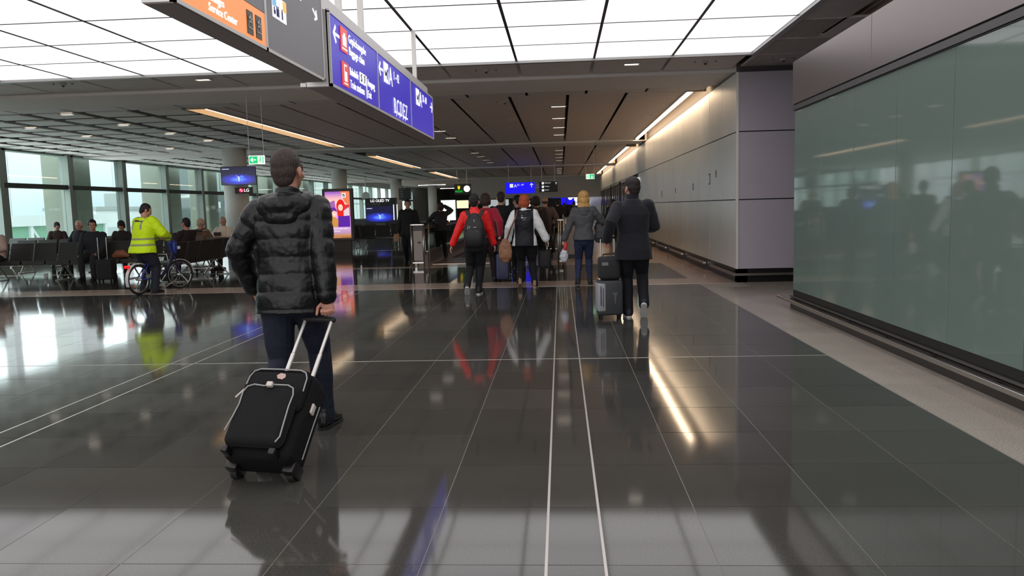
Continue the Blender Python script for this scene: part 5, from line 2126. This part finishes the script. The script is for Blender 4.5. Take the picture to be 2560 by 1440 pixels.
S.tube([(0, 0, .50), (0, 0, .56), (0, 0, .66), (0, 0, .78), (0, 0, .86)], [(.07, .04), (.115, .06), (.12, .06), (.10, .05), (.06, .035)], 18, ref=(1, 0, 0), power=2.6)
cloth('bag_body', S, mat('tan_leather', (158, 112, 82), .5, noise=.15, nscale=8, bump=.4, bscale=30), t, .010, 2, .018, .09)
S = Soup()
S.tube([(.02, .0, .84), (.08, -.12, 1.05), (.17, -.14, 1.24), (.23, -.03, 1.385), (.22, .10, 1.25)], [(.014, .006)] * 5, 8)
obj('shoulder_strap', S, mat('strap_tan', (120, 84, 64), .6), t, True)
t = bag_box('holdall', 'small black wheeled bag in the right hand of the woman in white', (-.30, 14.15), 0, (.24, .18, .34), mat('bag_nylon', (30, 31, 34), .7, bump=.3), 'bag', .06, base_z=.32)
S = Soup()
S.tube([(.02, 0, .33), (.04, -.04, .46), (.08, -.08, .50)], [.01] * 3, 8)
obj('carry_handle', S, M_black, t, True)

# 7: blonde woman in grey jacket and jeans
G_grey = mat('charcoal_jacket', (80, 80, 82), .8, bump=.4, bscale=60)
P = Person('blonde woman in charcoal hooded jacket and blue jeans', (.41, 14.0), 0, h=1.70, skin=(220, 176, 156), feetL=(-.12, .0, 0), feetR=(.10, .14, 0), pitchL=6,
           handL=(-.37, .02, .80), handR=(.24, .26, 1.03), elbR=(1, -.5, -.3), vox=.009, female=True, build=1.02, look=(0, 6), gripL=True)
P.hair((206, 160, 96), 'long')
P.trousers(mat('blue_denim', (34, 46, 78), .8, noise=.2, nscale=25, bump=.3, bscale=120), th=.004, fit=.98, ankle=.95)
P.shoes(mat('trainer_black', (28, 27, 28), .6), mat('sole_grey', (90, 92, 90), .6))
P.top('jacket', G_grey, hem=-.06, th=.020, fold=.028, flare=.05)
P.hood(G_grey, .95, .025)
t = thing('shopping_bags', 'red and white crumpled shopping bag in the left hand of the blonde woman', 'bag', (.05, 13.98, 0))
S = Soup()
S.tube([(0, 0, .46), (0, 0, .52), (.0, 0, .60), (.02, 0, .68)], [(.05, .03), (.075, .04), (.065, .04), (.03, .02)], 12, ref=(1, 0, 0))
cloth('plastic_bag', S, mat('bag_white_plastic', (205, 208, 218), .4), t, .008, 1, .03, .05)
S = Soup()
S.tube([(.02, -.02, .66), (.035, -.02, .74), (.03, -.01, .80)], [(.03, .012), (.034, .014), (.016, .01)], 10)
obj('red_wrapping', S, mat('wrap_red', (196, 48, 40), .4), t, True)
t = thing('handbag', 'soft black slouch bag under the right arm of the blonde woman', 'bag', (.72, 14.0, 0), -.1)
S = Soup()
S.tube([(0, 0, .80), (0, 0, .86), (-.02, 0, .98), (-.05, 0, 1.08)], [(.11, .04), (.125, .06), (.10, .055), (.05, .03)], 16, ref=(1, 0, 0), power=2.8)
cloth('bag_body', S, mat('bag_charcoal', (50, 50, 52), .6, bump=.3), t, .010, 2, .02, .08)

# 8: bald man in brown jacket on the walkway
P = Person('balding man in brown jacket already standing on the moving walkway', (-.40, 20.95), 0, h=1.68, skin=(196, 140, 112), feetL=(-.1, .1, 0), feetR=(.12, -.1, 0), pitchR=20,
           handR=(.30, .1, .95), handL=(-.3, .05, .85), vox=.012, build=1.12, base=.016)
P.hair((70, 58, 54), 'ring')
P.trousers(mat('black_trousers', (12, 12, 16), .85), th=.014)
P.shoes(mat('trainer_black', (28, 27, 28), .6), mat('sole_grey', (90, 92, 90), .6))
P.top('jacket', mat('brown_jacket', (92, 76, 70), .8, bump=.3), hem=-.04, th=.022, fold=.02)

# 9: man in blue-grey jacket and black cap
P = Person('man with black cap looking left behind the red haired woman', (-.95, 17.4), 0, h=1.71, skin=(200, 150, 126), feetL=(-.1, .1, 0), feetR=(.1, -.1, 0),
           vox=.012, look=(0, 48), build=1.08)
P.hair((30, 28, 30), 'short')
P.trousers(mat('black_trousers', (12, 12, 16), .85), th=.014)
P.shoes(S_black)
P.top('jacket', mat('slate_jacket', (74, 82, 100), .8, bump=.3), hem=-.08, th=.022, fold=.02)
P.hood(mat('hood_black', (30, 30, 34), .7), 1.1)

# 10: person with a dark fur hood
P = Person('person with dark brown hair and fur hood beside the red haired woman', (-.56, 18.6), 0, h=1.69, skin=(206, 150, 120), feetL=(-.1, .1, 0), feetR=(.1, -.1, 0), vox=.012, look=(0, -25), build=1.05)
P.hair((50, 36, 32), 'bob')
P.trousers(mat('black_trousers', (12, 12, 16), .85), th=.014)
P.shoes(S_black)
P.top('coat', mat('brown_coat', (60, 46, 40), .9, bump=.6), hem=-.16, th=.025, fold=.02)
P.hood(mat('fur_brown', (72, 50, 42), .95, bump=1.0, bscale=60), 1.3, .05)

# 11: man in black coat coming towards the camera
P = Person('man in long black coat walking towards the camera left of the gate', (-4.13, 21.2), PI, h=1.74, skin=(196, 146, 124), feetL=(-.1, .12, 0), feetR=(.1, -.1, 0), pitchR=20,
           vox=.012, look=(0, 8), build=1.08, gripR=True)
P.hair((44, 36, 34), 'short')
P.trousers(mat('black_trousers', (12, 12, 16), .85), th=.014)
P.shoes(S_black)
P.top('coat', mat('black_coat', (26, 27, 31), .8), hem=-.22, th=.024, fold=.014, collar=.03)
t = thing('paper_bag', 'small tan paper package held by the man in long black coat', 'bag', (-4.44, 21.05, 0), .3)
S = Soup()
rbox(S, -.07, .07, -.05, .05, .60, .80, .015)
obj('package', S, mat('paper_tan', (176, 140, 104), .7), t, True)

# 12: hooded person with raised arm
P = Person('hooded person in dark clothes raising an arm to the head by the pale advertisement', (-3.55, 23.2), .3, h=1.64, skin=(196, 146, 124), feetL=(-.1, .1, 0), feetR=(.1, -.1, 0), vox=.012,
           handR=(.16, .16, 1.52), elbR=(1, .2, -.4), handL=(-.2, .25, 1.2), build=1.1, look=(8, 20))
P.hair((50, 34, 30), 'bob')
P.trousers(mat('black_trousers', (12, 12, 16), .85), th=.014)
P.shoes(S_black)
P.top('jacket', mat('dark_grey_jacket', (48, 48, 54), .85), hem=-.06, th=.022, fold=.014)
P.hood(mat('dark_brown_hood', (52, 40, 38), .9, bump=.4), 1.3)

# far crowd on and beyond the walkway
cr = [(-.10, 33, 1.72, (40, 38, 42)), (.9, 38, 1.75, (34, 34, 38)), (1.2, 46, 1.7, (30, 28, 30)), (.75, 44, 1.68, (60, 34, 34)), (-1.3, 36, 1.74, (42, 44, 56)),
      (-2.3, 31, 1.7, (52, 60, 62)), (1.55, 52, 1.72, (28, 28, 32)), (-2.9, 40, 1.66, (70, 60, 58)), (.3, 58, 1.7, (36, 34, 38)), (2.0, 30, 1.66, (34, 32, 36))]
lbl = ['dark coated walker just right of the bald man', 'walker in dark jacket beyond the blonde woman', 'far walker in black near the silver wall', 'far walker in maroon jacket', 'far walker in blue grey jacket on the walkway',
       'far walker in grey green jacket on the left of the walkway', 'farthest walker in black near the globe lamps', 'far walker in taupe jacket at the left of the walkway', 'far walker in charcoal in the middle of the corridor', 'walker in dark coat close to the glazed doors']
for i, (x, y, h, c) in enumerate(cr):
    P = Person(lbl[i], (x, y), .1 * (i % 3), h=h, vox=.016, feetL=(-.1, .16, 0), feetR=(.1, -.16, 0), pitchR=18, build=1.05, base=.016 if -3.4 < x < -.4 else 0, group='far walkers down the corridor')
    P.hair((44, 34, 30), 'short')
    P.trousers(mat('black_trousers', (12, 12, 16), .85), th=.014)
    P.shoes(S_black)
    P.top('jacket', mat('crowd_%d' % i, c, .85), hem=-.08, th=.022, fold=.01)

# ------------------------------------------------------------------ cyclist and bicycle
BX, BY, BR = -7.80, 13.98, -.215
B_blue = mat('bike_blue', (36, 58, 150), .35)
B_navy = mat('bike_navy', (28, 36, 72), .4)
B_tyre = mat('tyre', (30, 30, 30), .7)
B_chrome = mat('chrome', (210, 210, 210), .18, metal=1.0)
t = thing('bicycle', 'blue step-through service bicycle with white mudguards and red tail light', 'bicycle', (BX, BY, 0), BR)
R_ = .285


def wheel(y, steer=0.0):
    M_ = Matrix.Translation((0, y, R_)) @ Matrix.Rotation(steer, 4, 'Z')
    S = Soup()
    ring = [M_ @ V((0, (R_ - .02) * math.cos(a), (R_ - .02) * math.sin(a))) for a in [2 * PI * k / 40 for k in range(41)]]
    S.tube(ring, [.021] * 41, 8, rnd=False)
    w = obj('wheel', S, B_tyre, t, True)
    S = Soup()
    ring = [M_ @ V((0, (R_ - .045) * math.cos(a), (R_ - .045) * math.sin(a))) for a in [2 * PI * k / 40 for k in range(41)]]
    S.tube(ring, [.008] * 41, 6, rnd=False)
    obj('rim', S, B_chrome, w, True)
    S = Soup()
    for k in range(16):
        a = 2 * PI * k / 16
        S.tube([M_ @ V((.02 * (1 if k % 2 else -1), 0, 0)), M_ @ V((0, (R_ - .05) * math.cos(a), (R_ - .05) * math.sin(a)))], [.0015, .0015], 4, rnd=False)
    obj('spokes', S, B_chrome, w)
    S = Soup()
    S.tube([M_ @ V((-.05, 0, 0)), M_ @ V((.05, 0, 0))], [.022, .022], 10)
    obj('hub', S, B_chrome, w, True)
    return M_


wheel(0)
WB = 1.12
MF = wheel(WB, -.35)
S = Soup()
S.tube([(0, .40, .27), (0, .33, .50), (0, .26, .74)], [.022, .020, .018], 10)
obj('seat_tube', S, B_blue, t, True)
S = Soup()
S.tube([(0, .40, .27), (0, .62, .30), (0, .84, .48), (0, .97, .74)], [.028, .03, .028, .022], 10)
obj('down_tube', S, B_navy, t, True)
for x in (-.05, .05):
    S = Soup()
    S.tube([(x * .5, .40, .27), (x, 0, R_)], [.012, .011], 8)
    S.tube([(x * .5, .30, .62), (x, 0, R_)], [.011, .010], 8)
    obj('stay', S, B_blue, t, True)
S = Soup()
S.tube([MF @ V((0, -.13, .42)), MF @ V((0, -.16, .52)), MF @ V((0, -.20, .66))], [.026, .022, .018], 10)
obj('head_tube', S, B_blue, t, True)
for x in (-.055, .055):
    S = Soup()
    S.tube([MF @ V((x * .6, -.12, .38)), MF @ V((x, -.04, .16)), MF @ V((x, 0, 0))], [.014, .013, .011], 8)
    obj('fork_blade', S, B_navy, t, True)
S = Soup()
S.tube([MF @ V((-.28, -.34, .78)), MF @ V((-.24, -.22, .80)), MF @ V((0, -.20, .72)), MF @ V((.24, -.22, .80)), MF @ V((.28, -.34, .78))], [.013] * 5, 8)
obj('handlebar', S, B_chrome, t, True)
for x in (-.28, .28):
    S = Soup()
    S.tube([MF @ V((x, -.34, .78)), MF @ V((x * 1.02, -.44, .77))], [.018, .018], 8)
    obj('grip', S, B_tyre, t, True)
S = Soup()
S.ell((0, .20, .77), (.085, .13, .035))
obj('saddle', S, mat('rubber_black', (26, 25, 25), .7), t, True)
for (y, M_, a0, a1) in ((0, Matrix.Translation((0, 0, R_)), .35 * PI, 1.12 * PI), (WB, MF, .02 * PI, .62 * PI)):
    S = Soup()
    n = 14
    rs = []
    for k in range(n + 1):
        a = a0 + (a1 - a0) * k / n
        c, q = math.cos(a), math.sin(a)
        rr = [R_ + .012, R_ + .022]
        rs.append([M_ @ V((x, r * c, r * q)) for x, r in ((-.032, rr[0]), (.032, rr[0]), (.028, rr[1]), (-.028, rr[1]))])
    S.rings(rs)
    obj('mudguard', S, mat('mudguard_silver', (205, 205, 205), .35), t)
S = Soup()
S.tube([(-.03, -.19, .60), (-.03, .22, .60), (.03, .22, .60), (.03, -.19, .60)], [.008] * 4, 6)
obj('rear_rack', S, B_chrome, t, True)
S = Soup()
rbox(S, -.05, .05, -.30, -.24, .51, .56, .015)
obj('tail_light', S, emat('tail_red', (235, 20, 20), 1.2), t, True)
S = Soup()
rbox(S, -.008, .055, .22, .52, .25, .33, .02, Matrix.Rotation(.12, 4, 'X'))
obj('chain_guard', S, mat('guard_grey', (110, 116, 116), .4), t, True)
S = Soup()
S.tube([(-.09, .40, .27), (.09, .40, .27)], [.012, .012], 8)
S.tube([(.09, .40, .27), (.09, .36, .12)], [.010, .010], 8)
S.tube([(-.09, .40, .27), (-.09, .44, .42)], [.010, .010], 8)
obj('crank', S, B_chrome, t, True)
for x, y, z in ((.13, .35, .115), (-.13, .45, .43)):
    S = Soup()
    rbox(S, x - .05, x + .05, y - .03, y + .03, z - .012, z + .012, .006)
    obj('pedal', S, B_tyre, t, True)
S = Soup()
S.tube([(.07, .45, .12), (.07, .62, .10), (.06, .95, .20)], [.012, .014, .012], 8)
obj('kick_stand', S, B_chrome, t, True)
S = Soup()
rbox(S, -.04, .04, -.03, .03, .50, .56, .01, MF)
obj('head_lamp', S, mat('lamp_white', (225, 225, 225), .3), t, True)
S = Soup()
S.tube([MF @ V((0, -.10, .45)), MF @ V((0, -.10, .62))], [(.07, .05), (.08, .06)], 12)
obj('handlebar_bag', S, B_blue, t, True)
obj('side_reflector', flat(Soup(), disc_pts(-.15, .17, .022, 10), frame_m((.028, 0, 0), (0, 1, 0), (0, 0, 1)), .004), mat('reflector_orange', (230, 120, 50), .3), t)

M_hv = bands('hi_vis_cloth', (212, 246, 20), [
    ([('z', .895, .935)], (150, 158, 110)),
    ([('z', 1.005, 1.045)], (150, 158, 110)),
    ([('a', .085, .125), ('z', 1.20, 1.48)], (150, 158, 120)),
    ([('a', 0, .10), ('z', 1.345, 1.56), ('y', -.4, .3)], (62, 60, 56))], rough=.6, bump=.3, bscale=40)
Pv = Person('cyclist in high-visibility yellow jacket astride the blue bicycle', (BX - .02, BY + .30), -.40, h=1.72, skin=(196, 142, 116), pelvis=(0, -.02, .88), lean=10,
            feetL=(-.17, .06, 0), feetR=(.19, .02, 0), handR=(.22, .36, 1.05), handL=(-.16, .40, 1.05), elbR=(1, -.5, -.5), elbL=(-1, -.4, -.5),
            look=(-26, -30), vox=.009, build=1.30)
Pv.hair((36, 30, 30), 'crop')
Pv.trousers(mat('work_trousers', (24, 27, 40), .85, bump=.3), th=.020, fit=1.1)
Pv.shoes(S_black)
Pv.top('jacket', M_hv, hem=-.12, th=.034, fold=.022, flare=.10, loose=.01)
Pv.hood(mat('hi_vis_plain', (212, 246, 20), .6, bump=.3), 1.15)

# ------------------------------------------------------------------ seated people


def seated(label, x, y, rz, c_top, c_leg, hair, hs, skin=(196, 146, 122), h=1.72, lean=-8, look=(0, 0), build=1.08, vox=.012, crossed=False, hood=None, hands=None, topname='jacket', fem=False):
    hl, hr = hands or ((-.14, .34, .66), (.14, .34, .66))
    P = Person(label, (x, y), rz, h=h, skin=skin, pelvis=(0, .10, .565), lean=lean, feetL=(-.14, .56, 0), feetR=(.14, .50, 0), handL=hl, handR=hr,
               kneeL=(0, 0, 1), kneeR=(0, 0, 1), elbL=(-1, -.3, -.5), elbR=(1, -.3, -.5), look=look, vox=vox, build=build, female=fem)
    P.hair(hair, hs)
    P.trousers(mat('leg_%d_%d_%d' % c_leg, c_leg, .85), th=.012)
    P.shoes(S_black)
    m = mat('top_%d_%d_%d' % c_top, c_top, .85, bump=.25)
    P.top(topname, m, hem=-.02, th=.018, fold=.014)
    if hood:
        P.hood(mat('hood_%d_%d_%d' % hood, hood, .9, bump=.5), 1.2, .04)
    return P


P = seated('heavy man in dark suit jacket seated with hands on his knees', -10.98, 17.95, PI + .12, (40, 42, 48), (34, 34, 38), (44, 38, 38), 'short', h=1.78, build=1.38, lean=2, look=(0, 22), vox=.010, hands=((-.20, .42, .62), (.22, .42, .60)))
P = seated('man in pale pink shirt seated at the left edge of the picture', -13.38, 17.9, PI + .1, (208, 178, 166), (40, 40, 46), (60, 50, 46), 'short', h=1.76, build=1.15, lean=6, vox=.010, hands=((-.05, .36, .78), (.10, .36, .76)), topname='shirt')
P = seated('white haired man in dark blazer over pink shirt looking down', -12.98, 20.55, PI - .25, (34, 32, 40), (34, 34, 38), (214, 206, 200), 'crop', skin=(216, 150, 130), h=1.76, look=(-16, 20), vox=.011)
S = Soup()
S.tube([P.at(.30, .0, .125), P.at(.42, 0, .12), P.at(.50, 0, .085)], [(.022, .012), (.045, .014), (.05, .012)], 10, ref=P.xx)
obj('shirt_front', S, mat('shirt_pink', (226, 170, 176), .8), P.t, True)
P = seated('woman with dark hair bending over behind the upright luggage handle', -11.8, 20.5, PI + .3, (52, 46, 46), (34, 34, 38), (44, 34, 32), 'bob', h=1.66, look=(-30, 0), fem=True)
P = seated('dark haired person resting on the back of the bench by the windows', -15.4, 23.2, PI + .5, (62, 44, 44), (34, 34, 38), (44, 34, 32), 'short', h=1.66, look=(-25, 30))
P = seated('man in dark red top seen from behind on the bench beyond the bicycle', -8.45, 17.35, PI / 2 - .35, (46, 30, 32), (30, 30, 34), (40, 32, 32), 'crop', skin=(206, 140, 120), h=1.76, look=(-6, 0), vox=.010)
P = seated('person in brown hooded coat with a pale cap seen from behind', -9.25, 19.65, -.3, (120, 92, 74), (34, 34, 38), (196, 170, 150), 'short', h=1.68, hood=(104, 80, 66), look=(-20, -10), build=1.2, vox=.011)
P = seated('grey haired man in white shirt reading beside the thick column', -9.50, 21.7, PI - .1, (226, 212, 200), (44, 44, 50), (170, 160, 152), 'crop', h=1.74, look=(-20, 10), topname='shirt', vox=.011, hands=((-.08, .34, .82), (.08, .34, .82)))
t = thing('book', 'small dark book held by the man in white shirt', 'book', (-9.53, 21.25, .86), PI)
obj('cover', Soup().box(-.10, .10, -.07, -.06, -.0, .10).box(-.10, .10, -.05, -.04, 0, .10), mat('book_cover', (60, 40, 40), .6), t)
obj('pages', Soup().box(-.095, .095, -.06, -.05, .003, .097), mat('paper', (215, 205, 190), .8), t)
P = seated('person in green top far off by the windows left of the television stand', -16.6, 50, PI, (96, 150, 110), (34, 34, 38), (40, 30, 30), 'short', h=1.68, vox=.016)
bench(4, -16.6, 50.1, PI, 'farthest bench by the windows under the person in green')

# things around the seats
t = trolley('upright black cabin case with tall steel handle beside the heavy man', (-10.28, 17.1), PI, .36, .24, .46, mat('case_fabric_dark', (30, 30, 32), .8), 1.02)
t = trolley('black upright suitcase half hidden behind the nearest man', (-6.9, 17.6), PI + .2, .42, .26, .60, mat('case_fabric_dark', (30, 30, 32), .8), .74)
t = thing('handbag', 'caramel brown handbag lying on the bench beside the luggage handle', 'bag', (-10.35, 17.85, .46), .2)
S = Soup()
S.tube([(-.15, 0, .08), (-.08, 0, .12), (.05, 0, .13), (.15, 0, .08)], [(.05, .05), (.10, .08), (.10, .09), (.05, .05)], 14)
cloth('bag_body', S, mat('caramel_leather', (150, 92, 62), .5, bump=.3), t, .010, 2, .01, .08)
t = thing('paper_cup', 'small white paper cup standing under the long black bench', 'cup', (-12.5, 18.25, 0))
S = Soup()
S.tube([(0, 0, 0), (0, 0, .13)], [.04, .052], 14, rnd=False)
obj('cup', S, mat('paper_white', (226, 230, 228), .6), t, True)
t = thing('luggage_trolley', 'steel luggage trolley handle standing behind the cyclist', 'trolley', (-8.9, 18.75, 0), .2)
S = Soup()
S.tube([(-.28, .2, .1), (-.28, .1, 1.0), (-.24, .0, 1.06), (.24, .0, 1.06), (.28, .1, 1.0), (.28, .2, .1)], [.016] * 6, 8)
obj('push_handle', S, M_steel, t, True)
S = Soup()
S.tube([(-.12, .0, 1.062), (.12, .0, 1.062)], [.022, .022], 8)
obj('grip', S, M_black, t, True)
obj('load_tray', Soup().box(-.27, .27, .15, .8, .12, .15), M_steel, t)
for x in (-.25, .25):
    for y in (.2, .75):
        S = Soup()
        S.tube([(x - .015, y, .055), (x + .015, y, .055)], [.055, .055], 14, rnd=False)
        S.box(x - .01, x + .01, y - .01, y + .01, .06, .13)
        obj('wheel', S, mat('rubber_black', (26, 25, 25), .7), t)
